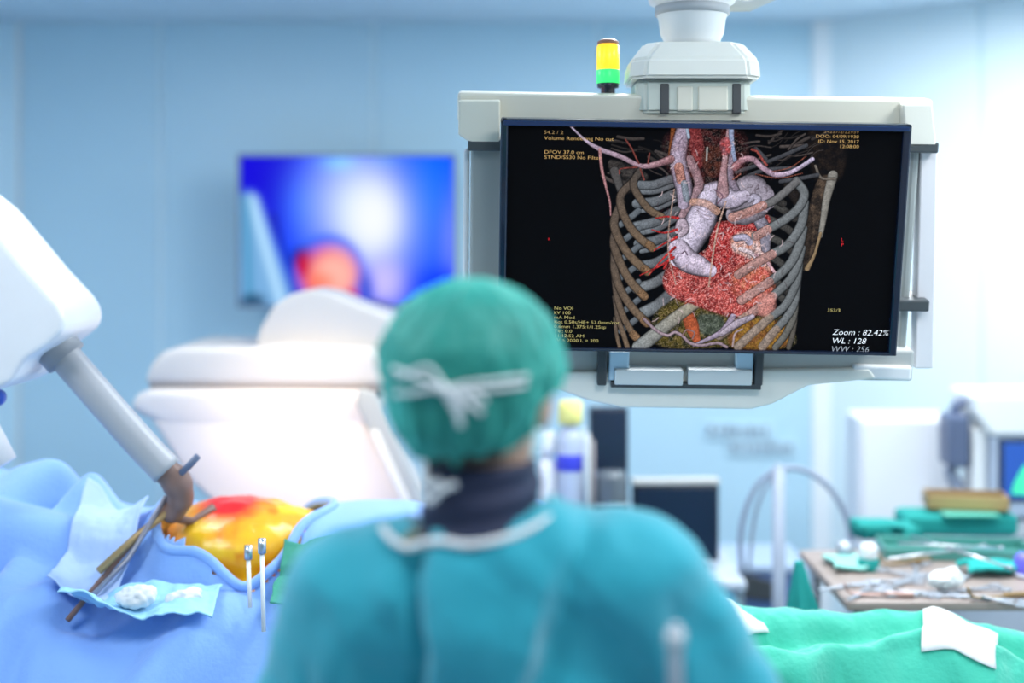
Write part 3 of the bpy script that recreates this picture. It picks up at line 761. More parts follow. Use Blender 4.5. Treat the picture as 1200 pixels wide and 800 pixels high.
blob2(450, 330, 24, 28, (190, 180, 250), 2.5, 0.9)
blob2(530, 280, 14, 50, (110, 130, 250), 2, 0.7); blob2(518, 335, 32, 22, (0, 50, 250), 2.5, 0.9)
k = np.exp(-((np.hypot((u-386)/42, (v-318)/44)-0.86)/0.16)**2)[..., None]*(v < 345)[..., None]; im[:] = im*(1-k*.9)+col3((10, 95, 225))*k*.9
blob2(354, 303, 13, 14, (16, 8, 110), 3); blob2(386, 322, 34, 34, (220, 60, 60), 5); blob2(392, 322, 27, 28, (240, 170, 156), 4); blob2(374, 330, 18, 12, (236, 110, 80), 3, .7); blob2(412, 348, 10, 9, (214, 10, 50), 4)
blob2(356, 312, 7, 14, (190, 10, 50), 3); blob2(430, 340, 10, 24, (10, 60, 190), 3, .8); blob2(440, 360, 20, 9, (12, 20, 90), 3)
k = 1/(1+np.exp((u-(300+(v-225)*0.36))/2.0)); k2 = 1/(1+np.exp(-(v-228)/2.0)); kk2 = (k*k2)[..., None]; im[:] = im*(1-kk2)+col3((110, 160, 205))*kk2
k = np.exp(-((u-(297+(v-235)*0.28))/6)**2)*k2; im[:] = im*(1-k[..., None]*.8)+col3((175, 215, 245))*k[..., None]*.8
k = np.exp(-((u-289-(v-235)*0.04)/5)**2)*k2; im[:] = im*(1-k[..., None]*.7)+col3((40, 130, 170))*k[..., None]*.7
blob2(297, 352, 16, 9, (40, 78, 110), 4)
k = np.exp(-((u-(322+(v-255)*0.28))/3)**2)*(v > 250); im[:] = im*(1-k[..., None]*.6)+col3((20, 10, 60))*k[..., None]*.6
obj('screen', grid_picture('screen', x0, x1, z0_, z1_, -0.0205, np.clip(im, 0, 1)), screen_mat('video_picture', 1.25), disp)
e = 0.012
bm = bmesh.new()
add_box(bm, ((x0+x1)/2, 0, z1_+e/2), (x1-x0+2*e, 0.05, e), 0.003); add_box(bm, ((x0+x1)/2, 0, z0_-e/2), (x1-x0+2*e, 0.05, e), 0.003)
add_box(bm, (x0-e/2, 0, (z0_+z1_)/2), (e, 0.05, z1_-z0_+2*e), 0.003); add_box(bm, (x1+e/2, 0, (z0_+z1_)/2), (e, 0.05, z1_-z0_+2*e), 0.003)
obj('bezel', bm, mat('display_bezel', (0.16, 0.2, 0.3), 0.3), disp)
obj('back_shell', bx(x0, x1, -0.018, 0.06, z0_, z1_, 0.01), darkp, disp)
obj('wall_bracket', bx(-.12, .12, .06, YB-DY-0.001, -.1, .1, .01), steel_d, disp)

# ================================================================ the surgeon
SY = 1.80
skin = mat('skin', (0.62, 0.38, 0.27), 0.5, var=0.06, scale=20, sss=0.1)
gown_m = mat('teal_gown_cloth', (0.010, 0.36, 0.46), 0.75, var=0.08, scale=5, bump=0.15, bscale=220, sheen=0.5)
cap_m = mat('green_cap_cloth', (0.006, 0.21, 0.17), 0.6, var=0.2, scale=9, bump=0.35, bscale=45, sheen=0.8)
cap_m.node_tree.nodes['Principled BSDF'].inputs['Sheen Tint'].default_value = (0.15, 0.9, 0.75, 1)
navy = mat('navy_collar_cloth', (0.016, 0.022, 0.06), 0.7, var=0.15, bump=0.2, bscale=60)
wht_cloth = mat('white_cloth', (0.82, 0.84, 0.85), 0.8, var=0.03, bump=0.1, bscale=80)
glove_m = mat('latex_glove', (0.74, 0.66, 0.50), 0.45, var=0.05, bump=0.1)
def sp(px, py, dy=0.0): return P(px, py, SY)+Vector((0, dy, 0))
def sv(px, py, dy=0.0): return tuple(sp(px, py, dy))
surgeon = thing('person', 'surgeon seen from behind in teal gown and green cap, watching the hanging monitor', 'person', (0, SY, 0))
def rel(o): o.parent = surgeon; o.matrix_parent_inverse = Matrix.Translation((0, SY, 0)).inverted(); return o
HC = np.array(sv(565, 448)); yaw = math.radians(-24)
RH = Matrix.Rotation(yaw, 3, 'Z') @ Matrix.Rotation(math.radians(-4), 3, 'X')
def hp(x, y, z): v = RH @ Vector((x, y, z)); return np.array((HC[0]+v.x, HC[1]+v.y, HC[2]+v.z))   # x right, y to the face
SHL = (-0.215, SY+0.035, 1.365); SHR = (0.180, SY+0.035, 1.395)
ELL = (-0.325, SY+0.05, 1.12); ELR = (0.285, SY+0.05, 1.15)
WRL = (-0.10, SY+0.30, 1.17); WRR = (0.10, SY+0.31, 1.18)
def hand_prims(wr, side, k=0.0):
    """palm, four bent fingers of unequal length, thumb from the palm's side"""
    wr = np.array(wr); fwd = np.array((-0.35*side, 0.9, -0.18)); fwd /= np.linalg.norm(fwd)
    inn = np.array((-0.80*side, -0.32, 0.25)); inn -= fwd*(inn@fwd); inn /= np.linalg.norm(inn)
    dn = np.cross(fwd, inn)*(1 if side < 0 else -1)
    if dn[2] > 0: dn = -dn
    out = []
    for u in (-0.027, -0.009, 0.009, 0.027):
        out.append((s_cap(wr+inn*u*0.7, wr+fwd*0.085+inn*u, 0.0155+k, 0.0125+k), 0.016))
    for i, u in enumerate((-0.030, -0.010, 0.010, 0.030)):
        L = (0.058, 0.072, 0.078, 0.070)[i]
        a = wr+fwd*0.088+inn*u; b = a+fwd*L*0.45+dn*L*0.16; c = b+fwd*L*0.26+dn*L*0.26; d = c+fwd*L*0.06+dn*L*0.26
        out += [(s_cap(a, b, 0.0095+k, 0.0088+k), 0.004), (s_cap(b, c, 0.0088+k, 0.0080+k), 0.003), (s_cap(c, d, 0.0080+k, 0.0068+k), 0.003)]
    a = wr+fwd*0.025+inn*0.028; b = a+fwd*0.035+inn*0.030+dn*0.012; c = b+fwd*0.034+inn*0.008+dn*0.016
    out += [(s_cap(a, b, 0.0135+k, 0.0105+k), 0.008), (s_cap(b, c, 0.0105+k, 0.0085+k), 0.003)]
    return out
neck_b = np.array((-0.043, SY+0.01, 1.43))
body = [s_ell(HC+np.array((0, 0.0, 0.015)), (0.078, 0.092, 0.105)),
        (s_ell(hp(0, 0.035, -0.055), (0.058, 0.062, 0.070)), 0.03),      # jaw and cheeks
        (s_cap(hp(0, 0.088, -0.01), hp(0, 0.108, -0.038), 0.010, 0.014), 0.014),   # nose
        (s_cap(hp(-0.035, 0.080, 0.018), hp(0.035, 0.080, 0.018), 0.011, 0.011), 0.015),  # brow
        (s_cap(hp(-0.016, 0.088, -0.068), hp(0.016, 0.088, -0.068), 0.008, 0.008), 0.008), # mouth
        (s_ell(hp(0, 0.075, -0.098), (0.024, 0.022, 0.02)), 0.02),
        (s_cap(HC+np.array((0, 0.0, -0.06)), neck_b, 0.056, 0.060), 0.03),
        (s_cap(neck_b-np.array((0,-.02,.02)), SHL, 0.045, 0.042), 0.02), (s_cap(neck_b-np.array((0,-.02,.02)), SHR, 0.045, 0.042), 0.02),
        (s_cap((-0.10, SY+0.05, 1.32), (0.08, SY+0.05, 1.32), 0.082, 0.082, (1, .8, 1)), 0.04),
        (s_cap((-0.075, SY+0.04, 1.05), (0.06, SY+0.04, 1.05), 0.088, 0.088, (1, .8, 1)), 0.06),
        (s_cap((-0.085, SY+0.03, 0.93), (0.07, SY+0.03, 0.93), 0.11, 0.11, (1, .9, 1)), 0.08),
        (s_cap(SHL, ELL, 0.052, 0.042), 0.03), (s_cap(ELL, WRL, 0.041, 0.027), 0.02),
        (s_cap(SHR, ELR, 0.052, 0.042), 0.03), (s_cap(ELR, WRR, 0.041, 0.027), 0.02)]
for sx in (-1, 1):
    body.append((s_ell(hp(sx*0.086, -0.004, -0.022), (0.016, 0.022, 0.036)), 0.006))
    hx = 0.085*sx-0.008
    body += [(s_cap((hx, SY+.03, 0.90), (hx*1.15, SY+.04, 0.50), 0.088, 0.058), 0.04), (s_cap((hx*1.15, SY+.04, 0.50), (hx*1.2, SY+.01, 0.09), 0.056, 0.040), 0.02),
             (s_cap((hx*1.2, SY-.01, 0.045), (hx*1.4, SY+.17, 0.035), 0.040, 0.032), 0.03)]
body += hand_prims(WRL, -1)+hand_prims(WRR, 1)
rel(sdf_obj('body', s_union(body, 0.012), (-0.42, SY-0.2, -0.01), (0.42, SY+0.56, 1.86), 0.0068, skin))
eye_m = mat('eye_white', (0.85, 0.85, 0.83), 0.15); iris_m = mat('iris_brown', (0.08, 0.035, 0.015), 0.2)
for sx in (-1, 1):
    e_ = rel(obj('eye', lathe([(0.0115*math.sin(math.pi*i/12), -0.0115*math.cos(math.pi*i/12)) for i in range(13)], 20), eye_m, smooth=True))
    e_.location = Vector(hp(sx*0.031, 0.0815, 0.0))
    ir = obj('iris', lathe([(0.0052, 0.0), (0.0050, 0.0012), (0, 0.0018)], 16), iris_m, e_)
    ir.rotation_euler = (RH @ Vector((0, 1, 0))).to_track_quat('Z', 'Y').to_euler(); ir.location = (RH @ Vector((0, 1, 0)))*0.0108
    rel(obj('eyebrow', tube([Vector(hp(sx*(0.015+0.008*i), 0.094-0.002*i*i, 0.026+0.003*math.sin(i))) for i in range(5)], 0.0028, 6), mat('dark_hair', (0.02, 0.014, 0.012), 0.7)))
rel(obj('hair', tube([hp(-0.055, -0.062, -0.082), hp(-0.02, -0.080, -0.090), hp(0.02, -0.080, -0.090), hp(0.055, -0.060, -0.082)], 0.012, 8), MATS['dark_hair'], smooth=True))

# cap: puffed bouffant over head, gathered at the nape
CC = np.array(sv(553, 437)); CR = (0.1165, 0.125, 0.119)
def cap_f(p):
    d = s_union([s_ell(CC, CR), (s_ell(CC+np.array((-0.004, -0.02, 0.018)), (0.113, 0.105, 0.101)), 0.03), (s_ell(CC+np.array((-0.012, -0.03, -0.052)), (0.082, 0.085, 0.066)), 0.03), (s_ell(CC+np.array((0.045, -.005, 0.0)), (0.07, 0.1, 0.10)), 0.02)], 0.03)(p)
    q = p-HC; face = RH.transposed()
    loc = q@np.array(RH)          # into head axes
    cut = (loc[:, 1]*0.62-loc[:, 2]*0.78)-0.035     # plane that leaves the face and neck free
    cut2 = -(p[:, 2]-(CC[2]-0.111))
    earhole = -s_ell(np.array(hp(0.098, 0.012, -0.040)), (0.030, 0.055, 0.040))(p)
    cut2 = np.maximum(cut2, earhole)
    inner = -(s_ell(CC, (CR[0]-.006, CR[1]-.006, CR[2]-.006))(p))
    return np.maximum(np.maximum(d, cut), cut2)
def cap_disp(V):
    N_ = normals_of(cap_f, V); q = V-CC
    th = np.arctan2(q[:, 0], -q[:, 1]); z = q[:, 2]
    g = np.sin(th*23+3*np.sin(z*30))*0.0016*np.clip((0.06-z)/0.12, 0, 1)+(fbm(th*5+20, z*28+20, 3)-0.5)*0.013
    # elastic gathers at the tie
    t = np.exp(-((z-(-0.008))/0.006)**2)*(-0.0035)
    return V+N_*(g+t)[:, None]
cap = rel(sdf_obj('surgical_cap', cap_f, CC-0.15, CC+0.15, 0.004, cap_m, disp=cap_disp))
def on_cap(px, py, lift=0.002):
    """march the sight line for a point of the strings onto the back of the cap"""
    o = np.array((0, 0, CZ)); d = np.array(((px-600)/F, 1, -(py-HY)/F)); t = 1.55
    for _ in range(60):
        p = o+d*t; v = cap_f(p[None])[0]-lift
        if v < 0.0005: break
        t += max(v*0.8, 0.0006)
    return tuple(o+d*t)
def strap(pts, wpx, name='tie_string', lift=0.003):
    w_ = wpx/2/F*SY*0.62
    c_ = crom([on_cap(*q, lift=lift*0.6) for q in pts], 5)
    return rel(obj(name, tube(c_, w_, 10, True, (1.0, 1.0)), wht_cloth, smooth=True))
s_ = 0.0
strap([(461, 432), (478, 438), (500, 447), (520, 455)], 9)
strap([(462, 447), (480, 437), (500, 430), (512, 440), (522, 456)], 7)
strap([(462, 462), (486, 460), (505, 456), (520, 458)], 8)
strap([(523, 456), (545, 450), (580, 446), (618, 441)], 7)
strap([(523, 458), (550, 457), (585, 455), (616, 451)], 7)
strap([(520, 457), (528, 470), (536, 484), (540, 499)], 12)
strap([(522, 456), (540, 462), (552, 474), (564, 484)], 11)
strap([(522, 456), (534, 470), (543, 480)], 12)
strap([(524, 455), (545, 458), (560, 464), (569, 470)], 9)
rel(obj('tie_knot', tube([on_cap(514, 452, .004), on_cap(530, 461, .004)], 0.0055, 10), wht_cloth, smooth=True))
# face mask and its lower ties
def mask_f(p):
    q = (p-HC)@np.array(RH)
    d = s_union([s_ell((0, 0.045, -0.062), (0.066, 0.070, 0.068)), (s_ell((0, 0.10, -0.045), (0.026, 0.03, 0.04)), 0.03)], 0.02)(q)
    return np.maximum(np.maximum(d, 0.018-q[:, 1]), q[:, 2]+0.016)
rel(sdf_obj('face_mask', mask_f, HC-0.17, HC+0.17, 0.005, mat('mask_cloth', (0.62, 0.80, 0.84), 0.8, bump=0.2)))
rel(obj('mask_strap', tube(crom([hp(-0.062, 0.03, -0.08), hp(-0.068, -0.01, -0.095), sv(502, 556, -.062), sv(520, 552, -.082)], 6), 0.005, 8), wht_cloth, smooth=True))
rel(obj('mask_strap', tube(crom([sv(498, 566, -.066), sv(508, 574, -.078), sv(522, 560, -.084), sv(538, 553, -.086)], 6), 0.0045, 8), wht_cloth, smooth=True))
# dark collar round the neck
cc = np.array(sv(563, 590)); 
def coll_f(p):
    q = p-cc
    t_ = np.clip((q[:, 2]+0.06)/0.12, 0, 1); rr = 0.079-0.006*t_
    d = np.maximum(np.hypot(q[:, 0], q[:, 1]*0.95)-rr, np.abs(q[:, 2]-0.002)-0.052)
    return np.maximum(d, -(np.hypot(q[:, 0], q[:, 1])-rr+0.016))-0.003
def coll_d(V):
    q = V-cc; a_ = np.arctan2(q[:, 0], q[:, 1]); r_ = 1+0.03*np.sin(q[:, 2]*170+a_*2)+0.02*np.sin(a_*5+q[:, 2]*40)
    V = V.copy(); V[:, 0] = cc[0]+q[:, 0]*r_; V[:, 1] = cc[1]+q[:, 1]*r_; return V
rel(sdf_obj('neck_collar', coll_f, cc-0.1, cc+0.1, 0.004, navy, disp=coll_d))
# gown
NK = np.array((X_(545, SY), SY, 1.462))
gl = [s_cap((-0.125, SY+0.03, 1.355), (0.10, SY+0.03, 1.37), 0.118, 0.115, (1, .86, 1)),
      (s_cap((-0.07, SY+.0, 1.395), (-0.215, SY+.02, 1.385), 0.078, 0.072), 0.05),
      (s_cap((0.0, SY+.0, 1.42), (0.155, SY+.01, 1.412), 0.070, 0.070), 0.05),
      (s_cap((-0.06, SY+.0, 1.45), (0.02, SY+.0, 1.45), 0.045, 0.045), 0.06),
      (s_cap((-0.10, SY+.03, 1.12), (0.10, SY+.03, 1.12), 0.135, 0.135, (1, .86, 1)), 0.10),
      (s_cap((-0.11, SY+.03, 0.90), (0.10, SY+.03, 0.90), 0.145, 0.145, (1, .9, 1)), 0.10),
      (s_cap((-0.12, SY+.04, 0.50), (0.11, SY+.04, 0.50), 0.165, 0.165, (1, .95, 1)), 0.12)]
gl.append((s_cap((-0.0, SY+.04, 1.15), (0, SY+.04, 0.45), 0.15, 0.20, (1, .9, 1)), 0.06))
gl.append((s_cap((-0.05, SY+.0, 1.34), (-0.038, SY+.005, 1.415), 0.100, 0.088), 0.03))
gr_ = [(s_cap((-0.225, SY+.02, 1.370), ELL, 0.074, 0.066), 0.035), (s_cap(ELL, WRL, 0.062, 0.040), 0.02),
       (s_cap((0.18, SY+.01, 1.405), (0.275, SY+.04, 1.22), 0.068, 0.070), 0.03), (s_cap((0.275, SY+.04, 1.22), ELR, 0.070, 0.064), 0.03), (s_cap(ELR, WRR, 0.062, 0.040), 0.02)]
gown_base = s_union(gl+gr_, 0.05)
def gown_f(p):
    d = gown_base(p)
    # neck opening: dips at the back, wider than the collar
    q = p-np.array((X_(556, SY), SY, 1.49))
    hole = s_ell((0, 0.03, 0.03), (0.100, 0.112, 0.080))(q)
    d = np.maximum(d, -hole)
    d = np.maximum(d, 0.46-p[:, 2])
    return d
def gown_disp(V):
    N_ = normals_of(gown_base, V)
    x, y, z = V[:, 0], V[:, 1], V[:, 2]
    back = np.clip(-N_[:, 1]+0.3, 0, 1)
    # long folds fanning down from the shoulders and across the back
    f1 = np.sin((x*46+(z-1.4)*22)+2.5*vnoise(x*6+9, z*5+3, 2))*0.0060*np.clip((x-0.0)*8, 0, 1)*np.clip((1.46-z)*8, 0, 1)
    f2 = np.sin((x*40-(z-1.4)*20)+3*vnoise(x*5+2, z*6+5, 6))*0.0055*np.clip((-x-0.06)*8, 0, 1)*np.clip((1.46-z)*6, 0, 1)
    f3 = (fbm(x*9+(z)*4+30, z*7+30, 12)-0.5)*0.030
    f4 = np.exp(-((x-0.045-(1.45-z)*-0.30)/0.016)**2)*0.009*np.clip((1.47-z)*10, 0, 1)-np.exp(-((x-0.085+(1.45-z)*0.28)/0.02)**2)*0.008
    # overlapping back flap: its edge runs down from the neckline
    ex = -0.108-0.06*(1.42-z)+0.006*np.sin(z*30)
    flap = 0.0085/(1+np.exp(-(x-ex)/0.0025))*back*(z < 1.5)
    gro = -0.012*np.exp(-((x-ex+0.012)/0.010)**2)*back
    arm = -0.012*np.exp(-((x-(0.205+(1.38-z)*0.05))/0.010)**2)*np.clip((1.40-z)*12, 0, 1)*back   # armhole crease
    arl = -0.008*np.exp(-((x+(0.255+(1.38-z)*0.05))/0.012)**2)*np.clip((1.34-z)*12, 0, 1)*back
    g = f1*1.7+f2*1.7+f3*1.0+f4*back*1.6+flap*1.2+gro*1.3+arm+arl
    return V+N_*g[:, None]
gown = rel(sdf_obj('surgical_gown', gown_f, (-0.46, SY-0.28, 0.42), (0.48, SY+0.42, 1.56), 0.0068, gown_m, disp=gown_disp))
def on_gown(px, py, lift=0.003):
    o = np.array((0, 0, CZ)); d = np.array(((px-600)/F, 1, -(py-HY)/F)); t = 1.5
    for _ in range(80):
        p = o+d*t; v = gown_base(p[None])[0]-lift
        if v < 0.0005: break
        t += max(v*0.8, 0.0008)
        if t > 1.83: break
    return tuple(o+d*t)
rel(obj('neck_binding', tube(crom([on_gown(*q, lift=.010) for q in ((448, 618), (460, 632), (478, 641), (496, 636), (520, 634), (545, 638), (572, 635), (600, 628), (625, 617), (645, 606))], 5), 0.0052, 8), wht_cloth, smooth=True))
rel(obj('gown_strap', tube(crom([on_gown(*q, lift=.008) for q in ((474, 640), (480, 628), (492, 624))], 4), 0.006, 8), mat('khaki_tape', (0.25, 0.23, 0.14), 0.8), smooth=True))
for nm, wr, sx in (('glove', WRL, -1), ('glove', WRR, 1)):
    fw = np.array((-0.35*sx, 0.9, -0.18)); fw /= np.linalg.norm(fw); wr = np.array(wr)
    prim = hand_prims(wr, sx, 0.0022)+[(s_cap(wr-fw*0.05, wr+fw*.02, 0.031, 0.026), 0.012)]
    rel(sdf_obj(nm, s_union(prim, 0.01), wr+np.array((-.14, -.10, -.12)), wr+np.array((.14, .24, .10)), 0.0032, glove_m))
for sx in (-1, 1):
    hx = (0.085*sx-0.008)
    rel(sdf_obj('trouser_leg', s_union([s_cap((hx*1.15, SY+.04, 0.62), (hx*1.2, SY+.02, 0.12), 0.085, 0.068)], .01), (hx*1.2-.12, SY-.1, 0.0), (hx*1.2+.12, SY+.18, .75), 0.012, mat('scrub_blue', (0.02, 0.14, 0.3), 0.8, bump=.2)))
    def clog(p, hx=hx): return np.maximum(s_union([s_cap((hx*1.2, SY-.03, 0.04), (hx*1.4, SY+.20, 0.036), 0.052, 0.046)], .01)(p), -(p[:, 2]-0.002))
    rel(sdf_obj('clog', clog, (hx*1.3-.12, SY-.15, -0.01), (hx*1.3+.12, SY+.3, .14), 0.007, mat('clog_white', (0.8, 0.8, 0.8), 0.4)))

# grey upright bar standing before the surgeon's right shoulder
bp_ = P(791, 735, 1.60)
t = thing('iv_stand', 'thin grey metal stand right behind the surgeon\'s right arm', 'stand', (bp_.x, 1.60, 0))
obj('pole', lathe([(0.0085, 0.03), (0.0085, bp_.z), (0.0065, bp_.z+0.004), (0, bp_.z+0.006)], 20), steel_d, t, smooth=True)
obj('collar', lathe([(0.0115, bp_.z-0.02), (0.0115, bp_.z-0.005), (0.010, bp_.z-0.003)], 20), mat('light_steel', (0.7, 0.72, 0.74), 0.4), t, smooth=True)
for k in range(5):
    a_ = 2*math.pi*k/5+0.3
    lg = obj('leg', tube([(0, 0, 0.06), (0.1*math.cos(a_), 0.1*math.sin(a_), 0.055), (0.22*math.cos(a_), 0.22*math.sin(a_), 0.05)], 0.012, 8), steel_d, t)
    obj('caster', tube([(0.22*math.cos(a_)-0.008, 0.22*math.sin(a_), 0.024), (0.22*math.cos(a_)+0.008, 0.22*math.sin(a_), 0.024)], 0.024, 14), darkp, lg)

# ================================================================ patient on the operating table
blue_d = mat('blue_drape', (0.25, 0.46, 0.92), 0.8, var=0.10, scale=4, bump=0.15, bscale=90, sheen=0.4)
TY = 3.30
tb = thing('operating_table', 'operating table hidden under pale blue sterile drapes at left', 'table', (-0.85, TY, 0))
obj('tabletop', box((0, 0, 0.855), (2.0, 0.52, 0.06), 0.02), darkp, tb)
obj('mattress', box((0, 0, 0.919), (1.98, 0.50, 0.066), 0.025), mat('black_vinyl', (0.02, 0.02, 0.022), 0.4), tb)
obj('column', box((0, 0, 0.49), (0.32, 0.30, 0.67), 0.03), steel_d, tb)
obj('base', box((0, 0, 0.07), (1.0, 0.5, 0.14), 0.04), white, tb)
# patient: lying along x, head towards the right, belly bare
sk2 = mat('iodine_skin', (0.9, 0.5, 0.08), 0.32, var=0.2, scale=8, vcol='stain', spec=0.6)
BX = X_(285, TY)      # belly centre
pt = thing('person', 'patient lying under blue drapes, belly painted orange and yellow with iodine', 'person', (BX, TY, 0))
pb = [s_ell((BX, TY, 1.075), (0.25, 0.175, 0.125)), (s_ell((BX+0.0, TY-0.06, 1.12), (0.19, 0.17, 0.115)), .05),
      (s_ell((BX+0.34, TY, 1.09), (0.22, 0.19, 0.10)), 0.08), (s_ell((BX-0.26, TY, 1.06), (0.18, 0.18, 0.09)), 0.08),
      (s_cap((BX+0.45, TY, 1.08), (BX+0.60, TY, 1.08), 0.055, 0.05), 0.04), (s_ell((BX+0.70, TY, 1.09), (0.11, 0.078, 0.088)), 0.03),
      (s_cap((BX+0.70, TY, 1.175), (BX+0.67, TY, 1.195), 0.014, 0.012), 0.012)]
for sy in (-1, 1):
    pb += [(s_cap((BX-0.30, TY+sy*.10, 1.07), (BX-0.70, TY+sy*.13, 1.20), 0.085, 0.06), 0.05), (s_cap((BX-0.70, TY+sy*.13, 1.20), (BX-1.05, TY+sy*.12, 1.05), 0.058, 0.042), 0.03),
           (s_cap((BX-1.06, TY+sy*.12, 1.04), (BX-1.10, TY+sy*.12, 1.15), 0.038, 0.03), 0.02),
           (s_cap((BX+0.46, TY+sy*.17, 1.07), (BX+0.16, TY+sy*.225, 1.045), 0.05, 0.04), 0.03), (s_cap((BX+0.16, TY+sy*.225, 1.045), (BX-.08, TY+sy*.235, 1.03), 0.04, 0.028), 0.02),
           (s_ell((BX-.15, TY+sy*.235, 1.02), (0.06, 0.035, 0.02)), 0.02)]
pf = s_union(pb, 0.04)
V, Qd = surface(pf, (BX-1.25, TY-0.32, 0.9), (BX+0.9, TY+0.32, 1.34), 0.011)
N_ = normals_of(pf, V)
V = V+N_*((fbm(V[:, 0]*30+50, V[:, 1]*30+50, 8)-0.5)*0.012)[:, None]
me = mesh_np('body', V, Qd)
# iodine paint: real stain with its own shape
x, y, z = V[:, 0]-BX, V[:, 1]-TY, V[:, 2]
n1 = fbm(x*14+9, (y+z)*14+9, 31); n2 = fbm(x*22+5, (y-z)*22+15, 41)
C_ = np.zeros((len(V), 4)); C_[:, 3] = 1
def mixc(k, c_):
    k = np.clip(k, 0, 1)[:, None]; C_[:, :3] = C_[:, :3]*(1-k)+np.array(srgb(*c_)[:3])*k
C_[:, :3] = srgb(250, 170, 20)[:3]
mixc((n1-0.45)*4, (255, 205, 30)); mixc((n2-0.6)*5, (236, 110, 20))
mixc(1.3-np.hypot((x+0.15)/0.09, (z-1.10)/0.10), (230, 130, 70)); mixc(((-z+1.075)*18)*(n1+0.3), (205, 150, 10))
mixc(1.6*(1.1-np.hypot((x+0.02)/0.11, (z-1.235)/0.035)), (225, 22, 20)); mixc((x-0.15)*10*(n2+.2), (236, 90, 25)); mixc((x-0.2)*12, (220, 168, 135)); mixc((-x-0.22)*12, (190, 130, 95))
at = me.color_attributes.new(name='stain', type='FLOAT_COLOR', domain='POINT'); at.data.foreach_set('color', C_.astype(np.float32).ravel())
o = obj('body', me, sk2, pt); o.location = (-BX, -TY, 0)

# blue drape over the patient with an opening over the belly
def gs(x, y, cx_, cy_, sx_, sy_, a_): return a_*np.exp(-((x-cx_)/sx_)**2-((y-cy_)/sy_)**2)
hx0, hy0, hh = BX-1.3, TY-0.4, 0.02
HM = np.full((110, 40), 0.9)
np.maximum.at(HM, (np.clip(((V[:, 0]-hx0)/hh).astype(int), 0, 109), np.clip(((V[:, 1]-hy0)/hh).astype(int), 0, 39)), V[:, 2])
for _ in range(2):
    H2_ = HM.copy()
    for dx_, dy_ in ((1, 0), (-1, 0), (0, 1), (0, -1), (1, 1), (-1, -1), (1, -1), (-1, 1)): H2_ = np.maximum(H2_, np.roll(np.roll(HM, dx_, 0), dy_, 1))
    HM = H2_ if _ == 0 else HM
for _ in range(3): HM = (HM*2+np.roll(HM, 1, 0)+np.roll(HM, -1, 0)+np.roll(HM, 1, 1)+np.roll(HM, -1, 1))/6
def body_top(x, y):
    a = np.clip((x-hx0)/hh, 0, 108.99); b = np.clip((y-hy0)/hh, 0, 38.99); i = a.astype(int); j = b.astype(int); fa = a-i; fb = b-j
    return (HM[i, j]*(1-fa)+HM[i+1, j]*fa)*(1-fb)+(HM[i, j+1]*(1-fa)+HM[i+1, j+1]*fa)*fb
def drape_z(x, y):
    return np.maximum(drape_z0(x, y), body_top(x, y)+0.018)
def drape_z0(x, y):
    d = y-TY
    z = 1.045+gs(x, y, BX, TY, .34, .26, .05)+gs(x, y, BX+.34, TY, .3, .26, .05)+gs(x, y, BX+.7, TY, .16, .2, .15)
    z = z+gs(x, y, BX-.44, TY+0.05, .20, .26, .16)+gs(x, y, BX-.66, TY-.02, .24, .22, .12)+gs(x, y, BX-1.0, TY, .4, .3, .11)
    # folds running from the knees down to the near side
    th = (x-(BX-.45))*9+(y-TY)*14
    z = z+0.024*np.sin(th*1.15+2*vnoise(x*4+5, y*4+5, 3))*np.clip((BX-.05-x)*5, 0, 1)+0.034*(fbm(x*6+30, y*6+30, 7)-0.5)
    z = z-0.085*np.exp(-((x-(BX-.43)-0.10*np.sin((y-TY)*6))/0.034)**2)+0.03*np.exp(-((x-(BX-.36))/0.03)**2)*(1-np.exp(-((x-BX)/.3)**2))
    z = z+0.03*np.exp(-((x-(BX-.18))/0.05)**2-((y-TY+.18)/.1)**2)
    return z
nx_, ny_ = 340, 260
U, W_ = np.meshgrid(np.linspace(0, 1, nx_), np.linspace(0, 1, ny_), indexing='ij')
xs = -2.0+U*2.30; s_v = (W_-0.5)*2.0         # s: distance across the table, folded down at the edges
half = 0.40
acr = s_v*1.15; near = np.clip(-acr, 0, None)
over = np.log1p(np.exp((np.abs(acr)-half)/0.06))*0.06
ph = (xs+0.75*near)*15+2.2*vnoise(xs*5+9, near*5+9, 13)
side = 1/(1+np.exp(-(np.abs(acr)-.30)/.05))*np.where(acr < 0, 1, .25)
yd = TY+np.sign(acr)*(np.abs(acr)-over+np.where(acr < 0, over*0.5, over*.1)+0.035*np.sin(ph)*side)
zd = drape_z(xs, yd)-over*0.9+0.030*np.sin(ph+.8)*side+.012*np.sin(ph*2.3)*side
zd = np.maximum(zd, 0.30)
Vd = np.stack([xs, yd, zd], -1).reshape(-1, 3)
ii = np.arange(nx_*ny_).reshape(nx_, ny_)
Qd2 = np.stack([ii[:-1, :-1], ii[1:, :-1], ii[1:, 1:], ii[:-1, 1:]], -1).reshape(-1, 4)
cxy = Vd[Qd2].mean(axis=1)
ang_ = np.arctan2(cxy[:, 1]-TY, cxy[:, 0]-BX)
inopen = (np.hypot((cxy[:, 0]-(BX+.01))/0.20, (cxy[:, 1]-(TY-.04))/0.245) < 1+0.06*np.sin(ang_*5+1)) & (cxy[:, 2] > 0.98)
dm = mesh_np('surgical_drape', Vd, Qd2[~inopen])
dr_ = obj('surgical_drape', dm, blue_d)
tag(dr_, 'pale blue sterile drape spread over the patient at left', 'drape')
aa = np.linspace(0, 2*math.pi, 120)
rr_ = 1+0.06*np.sin(aa*5+1)
hxs = BX+.01+0.20*rr_*np.cos(aa); hys = TY-.04+0.245*rr_*np.sin(aa)
bm = bmesh.new(); add_tube(bm, [(a_, b_, c_+.004) for a_, b_, c_ in zip(hxs, hys, drape_z(hxs, hys))], 0.012, 8, False)
obj('opening_hem', bm, blue_d, dr_, smooth=True)
